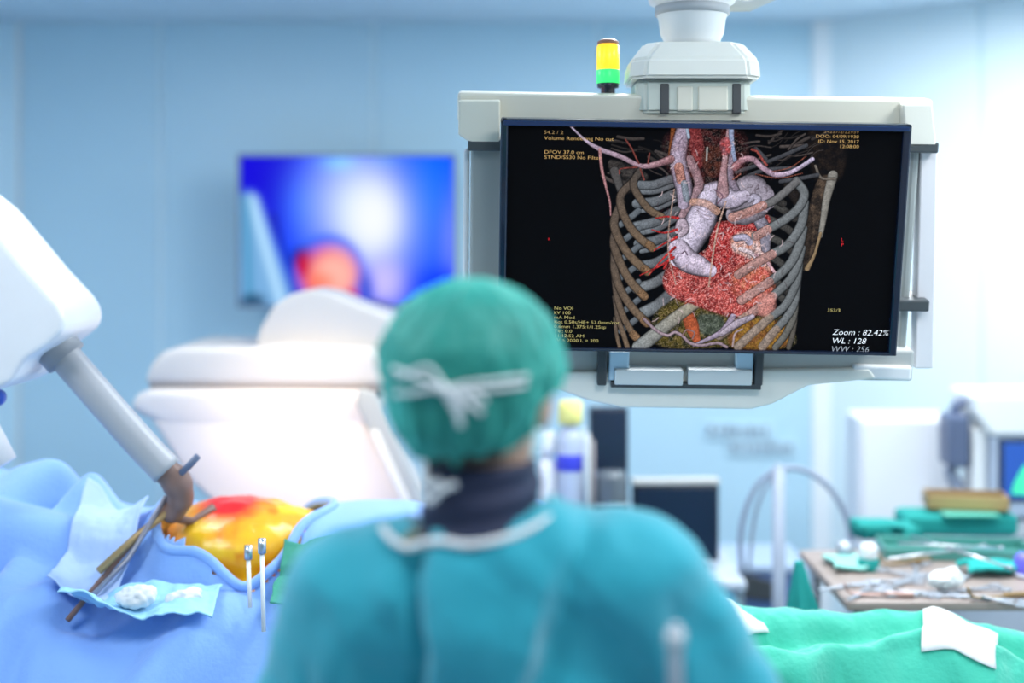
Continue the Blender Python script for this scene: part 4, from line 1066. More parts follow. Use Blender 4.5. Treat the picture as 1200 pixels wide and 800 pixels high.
md = dr_.modifiers.new('t', 'SOLIDIFY'); md.thickness = 0.004; md.offset = 1

def towel(name, label, px0, px1, y0, y1, m, seed, lift=0.02, wav=0.02, n=60, Yc=None, zf=None, group=None, th=0.004):
    U, W_ = np.meshgrid(np.linspace(0, 1, n), np.linspace(0, 1, n), indexing='ij')
    x = px0+(px1-px0)*U+0.02*(vnoise(W_*4, U*0+seed, seed)-.5); y = y0+(y1-y0)*W_+0.03*(vnoise(U*4, W_*0+seed, seed+1)-.5)
    z = zf(x, y)+lift+wav*(fbm(x*13+seed, y*13+seed, seed)-0.3)
    V = np.stack([x, y, z], -1).reshape(-1, 3); i = np.arange(n*n).reshape(n, n)
    Q_ = np.stack([i[:-1, :-1], i[1:, :-1], i[1:, 1:], i[:-1, 1:]], -1).reshape(-1, 4)
    o = obj(name, mesh_np(name, V, Q_), m); tag(o, label, 'cloth', group)
    s = o.modifiers.new('t', 'SOLIDIFY'); s.thickness = th; s.offset = 1
    return o
towel('surgical_towel', 'crumpled bright cyan towel below the orange belly', BX-.30, BX+.02, TY-.46, TY-.31, mat('cyan_towel', (0.36, 0.68, 0.95), 0.8, bump=.2), 4, 0.02, 0.05, zf=drape_z)
towel('surgical_towel', 'pale lilac towel lying left of the belly beside the knees', BX-.36, BX-.21, TY-.34, TY-.06, mat('lilac_towel', (0.46, 0.62, 0.95), 0.8, bump=.2), 6, 0.022, 0.04, zf=drape_z)
towel('surgical_towel', 'green towel at the belly\'s right edge beside the gown', BX+.14, BX+.26, TY-.42, TY-.22, mat('green_towel', (0.04, 0.28, 0.20), 0.8, bump=.2), 8, 0.03, 0.03, zf=drape_z)
def sponge(px, py, Y, r_, seed, label, group=None):
    c_ = P(px, py, Y)
    def f(p): 
        return s_union([s_ell(np.array(c_), (r_, r_*.7, r_*.55)), (s_ell(np.array(c_)+np.array((r_*.5, 0, r_*.2)), (r_*.6, r_*.6, r_*.5)), .01)], .01)(p)
    def dsp(V):
        q = (V-np.array(c_)); return V+q/np.linalg.norm(q, axis=1)[:, None]*((fbm(V[:, 0]*70+seed, (V[:, 1]+V[:, 2])*70+seed, seed)-.5)*r_*.5)[:, None]
    o = sdf_obj('gauze_swab', f, np.array(c_)-r_*2, np.array(c_)+r_*2, r_/9, wht_cloth, disp=dsp); tag(o, label, 'gauze', group); return o
sponge(158, 700, TY-.41, 0.042, 2, 'crumpled white gauze on the cyan towel, the left one')
sponge(214, 702, TY-.38, 0.036, 5, 'small white gauze on the cyan towel nearer the belly')
def ip0(px, py):
    Y = 2.7
    for _ in range(200):
        v = P(px, py, Y)
        if v.z <= drape_z(np.array([v.x]), np.array([v.y]))[0]+.002: break
        Y += .005
    return P(px, py, Y-.005)
# two needle holders standing in the field
for k, (px, pyt, pyb, ln) in enumerate(((291, 655, 712, 'left'), (307, 648, 740, 'right'))):
    b_ = ip0(px+2, pyb); a_ = P(px, pyt, b_.y+.03)
    t = thing('retractor', 'thin pale steel retractor at the belly\'s lower edge, %s of two' % ln, 'instrument', b_)
    obj('shaft', tube([(0, 0, 0), a_-b_], 0.0045, 10), wht_cloth, t, smooth=True)
    obj('handle', tube([a_-b_, (a_-b_)+Vector((0.0, 0, .03))], 0.0085, 12), steel, t, smooth=True)

# ================================================================ C-arm head behind the patient
WY = 4.05
ch = thing('imaging_head', 'bulky white X-ray machine head with slanted front panel behind the patient', 'medical machine', (X_(320, WY), WY, 0))
shell = mat('shell_white', (0.56, 0.53, 0.51), 0.4, var=0.02)
def cpoly(pts): return [(X_(px, WY)-X_(320, WY), Z_(py, WY)) for px, py in pts]
def own(o): o.location = (0, 0, 0); return o
def cprism(name, pts, y0, y1, bev, m, front=None, seg=4):
    bm = prism(cpoly(pts), y0, y1, bev, seg, front); o = obj(name, bm, m, ch, smooth=False)
    for p in o.data.polygons: p.use_smooth = True
    return o
cprism('dome_cover', [(296, 410), (300, 388), (318, 358), (338, 345), (360, 340), (385, 345), (420, 360), (455, 372), (470, 400), (470, 420), (296, 420)], 0.04, 0.36, 0.03, shell)
cprism('upper_shell', [(170, 450), (176, 428), (190, 412), (212, 405), (300, 406), (330, 402), (440, 408), (462, 425), (462, 452)], -0.02, 0.42, 0.022, shell)
cprism('shell_seam', [(176, 458), (176, 448), (458, 448), (458, 458)], -0.005, 0.40, 0.003, mat('seam_grey', (0.30, 0.27, 0.27), 0.5))
cprism('lower_shell', [(157, 478), (162, 462), (178, 454), (430, 456), (448, 470), (444, 490), (420, 500), (200, 500)], -0.05, 0.42, 0.022, mat('shell_warm', (0.66, 0.61, 0.585), 0.35))
# slanted front panel: top edge near, bottom edge far
zt = Z_(482, WY); zb_ = Z_(604, WY)
cprism('slanted_panel', [(180, 488), (428, 488), (492, 600), (400, 604), (270, 600), (225, 560)], -0.06, 0.40, 0.02, MATS['shell_warm'], front=lambda x, z: -0.05+0.0*(zt-z))
cprism('side_rail', [(424, 452), (442, 458), (500, 588), (490, 604), (470, 570), (420, 470)], -0.075, -0.03, 0.006, mat('rail_grey', (0.36, 0.38, 0.38), 0.4))
cprism('side_rail', [(436, 500), (446, 500), (494, 604), (482, 604)], -0.085, -0.06, 0.003, mat('rail_pale', (0.62, 0.62, 0.6), 0.4))
obj('stand_column', box((0.05, 0.25, 0.62), (0.22, 0.22, 1.2), 0.03), white, ch)
obj('stand_base', box((0.05, 0.25, 0.07), (0.6, 0.55, 0.14), 0.04), white, ch)

# ================================================================ robot arm reaching in from the left
RY = 3.05
ra = thing('robotic_arm', 'white rounded robotic arm housing with grey tube at the left edge', 'medical machine', (X_(-60, RY), RY, 0))
RX = X_(-60, RY)
def rp(px, py, dy=0.0): v = P(px, py, RY); return Vector((v.x-RX, dy, v.z))
pol = [(-200, 200), (-40, 214), (0, 246), (30, 282), (60, 318), (92, 352), (100, 368), (98, 384), (80, 400), (55, 415), (40, 440), (18, 452), (-20, 448), (-200, 430)]
bm = prism([(X_(px, RY)-RX, Z_(py, RY)) for px, py in pol], -0.14, 0.14, 0.045, 5)
o = obj('housing', bm, mat('arm_white', (0.84, 0.84, 0.86), 0.35), ra)
for p in o.data.polygons: p.use_smooth = True
tc_ = crom([rp(64, 405), rp(85, 428), (rp(130, 480)), rp(170, 525), rp(196, 552)], 5)
obj('tube', tube(tc_, 0.036, 24), greytube, ra, smooth=True)
obj('tube_socket', tube([rp(54, 394), rp(78, 420)], 0.048, 24), mat('socket_grey', (0.30, 0.31, 0.34), 0.5), ra, smooth=True)
brown = mat('brown_joint', (0.26, 0.15, 0.12), 0.45, var=.2)
obj('wrist_joint', tube(crom([rp(190, 548), rp(204, 566, .02), rp(206, 590, .04), rp(190, 612, .06)], 4), [0.03]*3+[0.034]*3+[0.03]*3+[0.026]*3+[0.02], 16), brown, ra, smooth=True)
obj('rod', tube([rp(204, 562), rp(222, 545), rp(232, 534)], 0.008, 10), mat('blue_steel', (0.12, 0.16, 0.26), 0.4), ra, smooth=True)
obj('instrument', tube([rp(196, 590, .04), rp(150, 640, .03), rp(96, 712, -.1)], 0.0065, 10), brown, ra, smooth=True)
obj('instrument', tube([rp(196, 600, .04), rp(160, 628, .03), rp(122, 664, -.04)], 0.009, 10), mat('brass_rod', (0.45, 0.30, 0.14), 0.4, metal=.4), ra, smooth=True)
obj('instrument', tube([rp(190, 585, .04), rp(150, 655, .0), rp(118, 690, -.08)], 0.006, 10), mat('grey_rod', (0.3, 0.3, 0.36), 0.4, metal=.4), ra, smooth=True)
obj('clamp', tube([rp(190, 612, .06), rp(214, 622, .1), rp(238, 606, .12)], 0.010, 10), brown, ra, smooth=True)
obj('support_column', tube([rp(-90, 300), rp(-90, 150), (rp(-90, 0).x, 0, CEIL-.03)], 0.07, 24), white, ra, smooth=True)
obj('ceiling_plate', lathe([(0.13, CEIL-.03), (0.14, CEIL-.002)], 32, (rp(-90, 0).x, 0, 0)), white, ra)
bk = obj('blue_knob', lathe([(0, -.02), (.018, -.018), (.02, 0), (.018, .018), (0, .02)], 20), mat('blue_knob', (0.02, 0.10, 0.55), 0.4), ra, smooth=True, loc=rp(-1, 465, -0.02), rot=(math.pi/2, 0, 0))
obj('knob_stem', tube([rp(-2, 465), rp(-16, 440)], 0.012, 10), white, ra)
obj('lower_segment', tube([rp(-90, 430), rp(-70, 470), rp(-30, 505), rp(-2, 548)], [.06, .06, .055, .045], 24), MATS['arm_white'], ra, smooth=True)

# ================================================================ surgical lamp heads
def lamp_head(name, label, loc, tilt):
    t = thing(name, label, 'lamp', loc, tilt)
    obj('housing', lathe([(0, .10), (.06, .098), (.12, .085), (.24, .05), (.30, .02), (.305, 0.0), (.295, -.02), (.27, -.028), (0, -.03)], 48), mat('lamp_white', (0.78, 0.80, 0.80), 0.35), t, smooth=True)
    obj('lens', lathe([(.255, -.031), (.25, -.036), (0, -.038)], 40), mat('lamp_lens', (0.55, 0.60, 0.62), 0.15), t)
    obj('handle', lathe([(.02, -.038), (.022, -.10), (.015, -.12), (0, -.122)], 20), greyp, t, smooth=True)
    obj('yoke', tube(crom([(0, .0, .09), (0, .05, .16), (0, .22, .19), (0, .34, .16)], 5), 0.02, 14), white, t, smooth=True)
    return t
lamp_head('surgical_lamp', 'white surgical lamp head at the upper right corner of the view', tuple(P(1190, -32, 3.4)+Vector((.06, 0, .02))), (0.08, 0.10, 0.6))
lamp_head('surgical_lamp', 'white surgical lamp head out of view, holding the beam on the imaging head', (-0.62, 2.55, 2.47), (math.radians(38), 0, 0))

# ================================================================ trolley behind the surgeon, with screens and canisters
TC = 4.32
tz = Z_(612, TC)          # its shelf height
def tx(px): return X_(px, TC)
t = thing('equipment_trolley', 'pale equipment trolley behind the surgeon carrying the dark screens', 'trolley', ((tx(640)+tx(850))/2, TC, 0))
hw = (tx(852)-tx(618))/2; tz2 = Z_(662, TC)
obj('top_shelf', box((0, 0, tz2-0.015), (2*hw, 0.42, 0.03), 0.008), mat('trolley_grey', (0.55, 0.6, 0.68), 0.4), t)
obj('lower_shelf', box((0, 0, 0.35), (2*hw-.04, 0.38, 0.03), 0.008), MATS['trolley_grey'], t)
for sx in (-1, 1):
    for sy in (-1, 1):
        p_ = obj('post', box((sx*(hw-.02), sy*.18, (tz2+.06)/2-.005), (0.03, 0.03, tz2-.10), 0.004), steel_d, t)
        obj('caster', tube([(sx*(hw-.02)-.012, sy*.18, .035), (sx*(hw-.02)+.012, sy*.18, .035)], 0.035, 16), darkp, t)
def flat_screen(label, px0, px1, py0, py1, Y, m, yaw=0.0, base=tz2, top=None):
    x0, x1 = X_(px0, Y), X_(px1, Y); z0, z1 = Z_(py1, Y), Z_(py0, Y); cx_ = (x0+x1)/2
    t = thing('monitor', label, 'monitor', (cx_, Y, base), (0, 0, yaw))
    hw = (x1-x0)/2
    obj('display', bx(-hw+.008, hw-.008, -0.021, -.01, z0-base+.01, z1-base-.01, .002), m, t)
    obj('casing', bx(-hw, hw, -0.018, 0.03, z0-base, z1-base, .008), navyb, t)
    if top: obj('top_edge', bx(-hw-.002, hw+.002, -0.024, 0.03, z1-base+.0005, z1-base+.018, .004), top, t)
    obj('stand', bx(-.03, .03, 0.02, 0.05, 0.012, max(z0-base+.08, .1), .006), darkp, t)
    obj('foot', bx(-.08, .08, -0.04, 0.10, 0.0, 0.014, .005), darkp, t)
    return t
dk = mat('dark_screen', (0.012, 0.022, 0.05), 0.25)
flat_screen('wide dark navy screen with pale top edge on the trolley', 741, 842, 567, 657, 4.27, dk, 0.05, top=mat('beige_grey', (0.5, 0.5, 0.48), 0.5))
flat_screen('tall narrow dark navy screen turned aside left of the wide dark screen', 690, 736, 476, 654, 4.39, dk, 0.15)
# small black box and hose loop in front of the tall screen
t = thing('ventilator_bellows', 'grey bellows jar in front of the tall dark screen', 'medical machine', (tx(712), 4.20, tz2))
obj('jar', lathe([(.05, 0), (.052, .02), (.052, Z_(560, 4.20)-tz2), (.046, Z_(552, 4.20)-tz2), (0, Z_(550, 4.20)-tz2)], 28), mat('smoky_plastic', (0.10, 0.12, 0.14), 0.25), t, smooth=True)
for k in range(5): obj('rib', lathe([(.0525, .03+.045*k), (.056, .036+.045*k), (.0525, .042+.045*k)], 28), mat('rib_grey', (0.25, 0.27, 0.3), 0.4), t, smooth=True)
# canisters / infusion bottles left of the screens
def bottle(px, w_px, pyt, pyb, Y, label, body_m, cap_m_, band_m=None, bandpy=None):
    kx = Y/F; r_ = w_px/2*kx; z0 = tz2; t = thing('infusion_bottle', label, 'bottle', (X_(px, Y), Y, z0))
    zt_ = Z_(pyt, Y)-z0; zc = Z_(pyt+26, Y)-z0
    obj('bottle_body', lathe([(r_*.9, 0), (r_, .01), (r_, zc-.06), (r_*.85, zc-.03), (r_*.5, zc-.008), (r_*.5, zc)], 28), body_m, t, smooth=True)
    obj('cap', lathe([(r_*.82, zc), (r_*.9, zc+.005), (r_*.9, zt_-.006), (r_*.8, zt_), (0, zt_)], 28), cap_m_, t, smooth=True)
    if band_m: obj('band', lathe([(r_*1.02, Z_(bandpy+9, Y)-z0), (r_*1.04, Z_(bandpy+8, Y)-z0), (r_*1.04, Z_(bandpy-9, Y)-z0), (r_*1.02, Z_(bandpy-10, Y)-z0)], 28), band_m, t, smooth=True)
    return t
ylw = mat('yellow_cap', (0.85, 0.78, 0.25), 0.45); clr = mat('milky_plastic', (0.62, 0.68, 0.82), 0.25, trans=0.25)
bottle(668, 32, 470, 612, 4.2, 'clear infusion bottle with yellow cap and blue band right of the cap', clr, ylw, mat('blue_band', (0.05, 0.06, 0.62), 0.4), 541)
bottle(640, 26, 505, 612, 4.22, 'white plastic bottle between the yellow capped bottle and the surgeon\'s neck', mat('white_plastic', (0.82, 0.82, 0.84), 0.35), white)
obj_ = thing('drip_tube', 'thin vertical grey tube rack between yellow capped bottle and tall screen', 'rack', (X_(690, 4.16), 4.16, tz2))
for k in range(3):
    xo = (k-1)*.014
    obj('tube', tube([(xo, 0, 0.005), (xo, 0, Z_(500+k*8, 4.16)-tz2)], 0.0045, 8), [steel_d, MATS['rail_pale'], MATS['seam_grey']][k], obj_, smooth=True)
obj('foot', box((0, 0, 0.004), (.06, .05, .008), .002), darkp, obj_)
# the pale box under the screens at the trolley's right
t = thing('anaesthesia_unit', 'dark blue boxy unit low behind the green drape, under the hose arch', 'medical machine', (X_(885, 4.7), 4.7, 0))
obj('body', bx(-.12, .15, -.12, .2, 0.02, Z_(660, 4.7), .015), mat('slate_blue', (0.12, 0.20, 0.42), 0.45), t)
obj('control_panel', prism([(-.10, Z_(700, 4.57)), (.04, Z_(704, 4.57)), (.04, Z_(682, 4.57)), (-.06, Z_(672, 4.57))], -.14, -.11, .004), darkp, t)
obj('top_plate', bx(-.13, .16, -.13, .2, Z_(660, 4.7)+.001, Z_(652, 4.7), .004), mat('slate_pale', (0.45, 0.55, 0.7), 0.4), t)
for k, (px, py) in enumerate(((862, 680), (915, 676))): obj('knob', tube([(X_(px, 4.57)-X_(885, 4.7), -.125, Z_(py, 4.57)), (X_(px, 4.57)-X_(885, 4.7), -.15, Z_(py, 4.57))], .014, 14), greyp, t, smooth=True)

# pole with hose arch
HY_ = 4.45
t = thing('hose_stand', 'grey stand pole with a breathing hose arching over it', 'stand', (X_(895, HY_), HY_-.25, 0))
hx0_ = X_(895, HY_-.25)
def hq(px, py, dy=0): v = P(px, py, HY_-.25); return Vector((v.x-hx0_, dy, v.z))
ptop = hq(895, 548)
hose_m = mat('hose_grey', (0.26, 0.30, 0.40), 0.45); pole_m = mat('pole_bluegrey', (0.33, 0.38, 0.47), 0.4)
obj('pole', tube([(0, 0, .04), (0, 0, ptop.z)], 0.020, 18), pole_m, t, smooth=True)
arch = crom([hq(852, 668), hq(850, 640), hq(853, 610), hq(862, 583), hq(878, 560), hq(900, 549), hq(925, 551), hq(950, 567), hq(968, 592), hq(978, 620), hq(981, 655)], 6)
bm = bmesh.new(); 
rr_ = [0.0085+0.0012*math.sin(i*3.14159) for i in range(len(arch))]
add_tube(bm, arch, rr_, 12); obj('hose', bm, hose_m, t, smooth=True)
arch2 = crom([hq(862, 668, .03), hq(866, 630, .03), hq(872, 596, .03), hq(886, 566, .03), hq(900, 553, .03)], 6)
obj('hose', tube(arch2, 0.006, 10), pole_m, t, smooth=True)
obj('hook', tube(crom([hq(888, 552), hq(895, 546), hq(903, 552)], 4), 0.009, 10), pole_m, t, smooth=True)
for k in range(4):
    a_ = math.pi/4+k*math.pi/2
    lg = obj('leg', tube([(0, 0, .05), (.11*math.cos(a_), .11*math.sin(a_), .04)], .014, 8), steel_d, t)
    obj('caster', tube([(.11*math.cos(a_)-.01, .11*math.sin(a_), .025), (.11*math.cos(a_)+.01, .11*math.sin(a_), .025)], .025, 14), darkp, lg)
# low wall rail with two grey holders (blurred grey marks on the wall)
hold = mat('holder_grey', (0.25, 0.33, 0.42), 0.5)
for k, (a_, b_, py) in enumerate(((830, 905, 504), (856, 930, 524))):
    Y = YB-0.012
    t = thing('wall_sign', ['upper', 'lower'][k]+' pale sign strip with blurred grey marks on the back wall under the monitor', 'sign', P((a_+b_)/2, py, Y))
    w_ = X_(b_, Y)-X_(a_, Y)
    obj('plate', box((0, 0, 0), (w_+.02, .012, .062), .002), mat('sign_pale', (0.55, 0.74, 0.84), 0.5), t)
    rs = random.Random(5+k); x = -w_/2
    bm = bmesh.new()
    while x < w_/2-.02:
        l = rs.uniform(.012, .03); add_box(bm, (x+l/2, -.0075, rs.uniform(-.004, .004)), (l, .003, rs.uniform(.025, .04)), 0); x += l+rs.uniform(.006, .012)
    o = obj('marks', bm, hold, t); o['kind'] = 'stuff'

# ================================================================ right side: cabinet, machine, instrument tables
t = thing('wall_cabinet', 'plain white upright panel cabinet in front of the right wall', 'cabinet', (X_(1060, 4.62), 4.62, 0))
x0_, x1_ = X_(1004, 4.62)-X_(1060, 4.62), X_(1120, 4.62)-X_(1060, 4.62)
cbm = mat('cabinet_white', (0.80, 0.81, 0.86), 0.4, var=.02)
obj('body', bx(x0_, x1_, -.02, .16, 0.06, Z_(487, 4.62), .012), cbm, t)
obj('door', bx(x0_+.012, x1_-.012, -.036, -.021, 0.10, Z_(487, 4.62)-.012, .004), cbm, t)
obj('plinth', bx(x0_+.02, x1_-.02, 0.0, .15, 0, 0.06, .002), greyp, t)

GY = 4.45
t = thing('anaesthesia_machine', 'white medical machine with small blue and green screen at the right edge', 'medical machine', (X_(1172, GY), GY, 0))
gx = X_(1172, GY)
def gp(px, py, Y=GY): return (X_(px, Y)-gx, Z_(py, Y))
wm = mat('machine_white', (0.84, 0.85, 0.86), 0.35)
obj('top_cover', prism([gp(1130, 458), (gp(1130, 458)[0]+.6*.35, gp(1130, 458)[1]), gp(1230, 458), gp(1230, 506), gp(1150, 506), gp(1132, 482)], -.10, .16, .014, 3), wm, t)
obj('screen_frame', bx(gp(1152, 0)[0], gp(1228, 0)[0], -.09, -.02, gp(0, 600)[1], gp(0, 507)[1], .01), mat('frame_blue_grey', (0.45, 0.52, 0.64), 0.4), t)
obj('bezel', bx(gp(1158, 0)[0], gp(1226, 0)[0], -.096, -.085, gp(0, 582)[1], gp(0, 509)[1], .004), mat('bezel_navy', (0.02, 0.04, 0.10), 0.3), t)
sc_ = mat('screen_blue', (0.01, 0.05, 0.25), 0.3, emit=(0.01, 0.06, 0.28), estr=1)
obj('screen', bx(gp(1164, 0)[0], gp(1222, 0)[0], -.099, -.095, gp(0, 577)[1], gp(0, 514)[1], .001, 1), sc_, t)
gsn = mat('screen_green', (0.05, 0.5, 0.25), 0.3, emit=(0.03, 0.55, 0.28), estr=1)
o = obj('screen_graph', prism([gp(1172, 572), gp(1176, 558), gp(1186, 540), gp(1204, 534), gp(1220, 536), gp(1220, 574)], -.102, -.0995, 0), gsn, t)
obj('hose_block', bx(gp(1106, 0)[0], gp(1130, 0)[0], -.06, .06, gp(0, 545)[1], gp(0, 484)[1], .012), mat('dark_slate', (0.10, 0.13, 0.22), 0.4), t)
obj('hose_elbow', tube(crom([(gp(1106, 548)[0]+.02, 0, gp(0, 548)[1]), (gp(1118, 566)[0], 0, gp(0, 562)[1]), (gp(1136, 590)[0], -.02, gp(0, 590)[1]), (gp(1156, 600)[0], -.03, gp(0, 598)[1])], 5), .022, 14), hose_m, t, smooth=True)
obj('hose_elbow', tube(crom([(gp(1118, 484)[0], 0, gp(0, 486)[1]), (gp(1122, 472)[0], 0, gp(0, 474)[1]), (gp(1136, 468)[0], 0, gp(0, 470)[1])], 4), .018, 12), MATS['dark_slate'], t, smooth=True)
obj('neck_post', bx(gp(1134, 0)[0], gp(1150, 0)[0], -.05, .05, gp(0, 600)[1], gp(0, 500)[1], .006), wm, t)
obj('body', bx(gp(1120, 0)[0], gp(1240, 0)[0], -.05, .30, 0.06, gp(0, 602)[1], .02), mat('machine_grey', (0.50, 0.53, 0.60), 0.4), t)
for k in range(3):
    obj('drawer', bx(gp(1126, 0)[0], gp(1234, 0)[0], -.068, -.051, gp(0, 602)[1]-.06-.07*k, gp(0, 602)[1]-.008-.07*k, .004), mat('drawer_grey', (0.62, 0.64, 0.68), 0.35), t)
for sx in (1128, 1232): obj('caster', tube([(gp(sx, 0)[0]-.015, .1, .03), (gp(sx, 0)[0]+.015, .1, .03)], .03, 16), darkp, t)

# instrument table: long back table with green cloth
green_d = mat('green_drape', (0.035, 0.46, 0.32), 0.8, var=0.12, scale=6, bump=.2, bscale=90, sheen=.5)
teal_d = mat('teal_cloth', (0.006, 0.30, 0.27), 0.8, var=0.12, scale=9, bump=.2, bscale=90)
IY = 3.62; iz = Z_(672, IY)
ix0, ix1 = X_(962, IY), X_(1290, IY)
t = thing('instrument_table', 'steel instrument table covered with sorted instruments at right', 'table', ((ix0+ix1)/2, IY, 0))
L2 = (ix1-ix0)/2
obj('tabletop', box((0, 0, iz-.012), (2*L2, 0.56, 0.024), .006), mat('tabletop_beige', (0.34, 0.27, 0.24), 0.45, var=.2), t)
for sx in (-1, 1):
    for sy in (-1, 1):
        lg = obj('leg', tube([(sx*(L2-.04), sy*.24, .05), (sx*(L2-.04), sy*.24, iz-.03)], .014, 12), steel_d, t, smooth=True)
        obj('caster', tube([(sx*(L2-.04)-.01, sy*.24, .025), (sx*(L2-.04)+.01, sy*.24, .025)], .025, 14), darkp, lg)
def ip(px, py, z=None):
    """point on the table top seen at a pixel"""
    z = iz if z is None else z
    Y = (CZ-z)*F/(py-HY); return Vector((X_(px, Y), Y, z))
# instrument tray, tan basket, teal cloths
def tray(name, label, px, py, w_, d_, h_, m, rot=0.0, z=None, rim=True):
    c_ = ip(px, py, z); t = thing(name, label, 'tray', c_, (0, 0, rot))
    obj('tray_floor', box((0, 0, .003), (w_, d_, .005), .001, 1), m, t)
    for (cx_, cy_, sx_, sy_) in ((0, d_/2, w_, .006), (0, -d_/2, w_, .006), (w_/2, 0, .006, d_), (-w_/2, 0, .006, d_)):
        obj('side', box((cx_, cy_, h_/2+.003), (sx_+.003, sy_+.003, h_), .002, 1), m, t)
    return t
tan = mat('tan_plastic', (0.30, 0.19, 0.08), 0.45, var=.2)
greensteel = mat('green_grey_steel', (0.10, 0.34, 0.30), 0.35, metal=.3, var=.2)
TRY = ip(1110, 638)
tray('instrument_tray', 'wide green-lined instrument tray in the middle of the instrument table', 1118, 650, .40, .16, .03, greensteel, -.10)
# tan basket raised on a green wrapped pack behind
pk = thing('wrapped_pack', 'green wrapped pack under the tan basket', 'pack', ip(1125, 628))
obj('pack', box((0, .045, .035), (.34, .14, .066), .02, 3), teal_d, pk)
obj('fold_flap', box((0.02, -.015, .072), (.16, .10, .006), .002), green_d, pk)
tb_ = thing('sterilizing_basket', 'tan brown basket lying on the green wrapped pack at right', 'tray', pk.location+Vector((.03, .045, .077)), (0, 0, -.16))
obj('basket_floor', box((0, 0, .004), (.23, .11, .006), .001, 1), tan, tb_)
for (cx_, cy_, sx_, sy_) in ((0, .055, .23, .008), (0, -.055, .23, .008), (.115, 0, .008, .11), (-.115, 0, .008, .11)):
    obj('side', box((cx_, cy_, .024), (sx_, sy_, .04), .002, 1), mat('tan_light', (0.42, 0.29, 0.12), 0.45, var=.25) if cy_ < 0 else tan, tb_)
flat_ = lambda x, y: np.full_like(np.asarray(x, float), iz)
c_ = ip(1048, 640)
towel('folded_cloth', 'teal folded cloth left of the tan basket on the instrument table', c_.x-.09, c_.x+.09, c_.y+.02, c_.y+.13, teal_d, 14, .006, .035, zf=flat_, th=.045)
c_ = ip(1170, 672)
towel('folded_cloth', 'bright turquoise cloth on the front right of the instrument table', c_.x-.09, c_.x+.07, c_.y-.05, c_.y+.05, mat('turquoise_cloth', (0.01, 0.44, 0.40), 0.8, bump=.2), 18, .008, .04, zf=flat_, th=.01)
c_ = ip(1000, 668)
towel('folded_cloth', 'pale green cloth at the left end of the instrument table', c_.x-.06, c_.x+.04, c_.y-.04, c_.y+.12, mat('pale_green_cloth', (0.28, 0.62, 0.55), 0.8, bump=.2), 22, .008, .025, zf=flat_, th=.008)
# little jar, bowl
v = ip(1018, 668); t = thing('jar', 'small white jar with teal base on the table\'s left side', 'jar', v)
obj('jar_base', lathe([(.026, 0), (.028, .004), (.028, .03), (.026, .032)], 24), teal_d, t, smooth=True)
obj('jar_body', lathe([(.022, .032), (.024, .036), (.024, .062), (.018, .07), (0, .071)], 24), wht_cloth, t, smooth=True)
v = ip(990, 655); t = thing('cup', 'dark steel cup at the far left end of the table', 'cup', v)
obj('cup_body', lathe([(.02, 0), (.024, .045), (.022, .045), (.018, .004), (0, .004)], 24), steel_d, t, smooth=True)
sponge(1107, 680, ip(1107, 694).y, .042, 11, 'large white gauze ball in the middle of the instrument table')
v = ip(1198, 676); t = thing('syringe_cap', 'violet-blue rounded cap at the right edge of the instrument table', 'cap', v+Vector((.01, 0, 0)))
obj('cap_body', lathe([(.026, 0), (.03, .01), (.03, .05), (.02, .062), (0, .064)], 24), mat('violet_blue', (0.16, 0.14, 0.75), 0.4), t, smooth=True)
obj('cap_rim', lathe([(.0305, .004), (.034, .008), (.0305, .012)], 24), wm, t, smooth=True)
# scissors-like forceps and retractors, each its own thing
rose = mat('rose_tone_steel', (0.45, 0.28, 0.24), 0.4, metal=.4, var=.2)
def forceps_proto():
    t = thing('forceps', 'x', 'instrument', group='forceps on the instrument table')
    for s in (-1, 1):
        obj('arm', tube(crom([(-.085, s*.004, .006), (-.03, s*.003, .007), (0, 0, .008+.002*s), (.05, -s*.012, .007), (.075, -s*.018, .006)], 4), [.0022]*3+[.003]*14, 8), steel_d, t, smooth=True)
        a_ = [(.092+.014*math.cos(q*math.pi/5), -s*.02+.012*math.sin(q*math.pi/5), .006) for q in range(11)]
        obj('ring', tube(a_, .0026, 8, False), steel_d, t, smooth=True)
    obj('screw', lathe([(.005, .010), (.005, .013), (0, .0135)], 12), steel, t)
    return t
fp = forceps_proto()
spots = [(992, 690, .4), (1012, 697, .9), (1034, 685, .2), (1050, 696, -.3), (1064, 684, .7), (1078, 700, .1), (1136, 694, .3), (1152, 704, -.5), (1138, 676, .9), (1186, 700, .2), (1074, 670, 1.2), (1038, 672, -.6)]
where = ['leftmost in the front row', 'second in the front row', 'behind the second in the front row', 'third in the front row', 'left of the gauze ball', 'touching the near side of the gauze ball', 'right of the gauze ball', 'nearest the white label, right of the gauze ball', 'between gauze ball and turquoise cloth', 'beside the turquoise cloth at the right edge', 'behind the gauze ball\'s left side', 'just right of the small jar']
for k, ((px, py, r_), wv) in enumerate(zip(spots, where)):
    v = ip(px, py)
    if k == 0: fp.location = v; fp.rotation_euler = (0, 0, r_); fp['label'] = 'steel forceps on the instrument table, '+wv
    else: copy_thing(fp, v, 'steel forceps on the instrument table, '+wv, (0, 0, r_))
def retr(px, py, r_, lab, m):
    t = thing('retractor', lab, 'instrument', ip(px, py), (0, 0, r_))
    obj('handle', box((.05, 0, .009), (.07, .016, .012), .004), m, t)
    obj('blade', tube(crom([(.015, 0, .008), (-.05, 0, .008), (-.075, 0, .014), (-.085, 0, .034)], 4), .005, 8, True, (1.6, .6)), m, t, smooth=True)
retr(1030, 700, -.1, 'rose-brown handled retractor lying at the front left of the table', rose)
retr(1170, 702, .25, 'brown handled retractor in front of the turquoise cloth', tan)
retr(1060, 662, .35, 'brown handled retractor behind the gauze ball', tan)
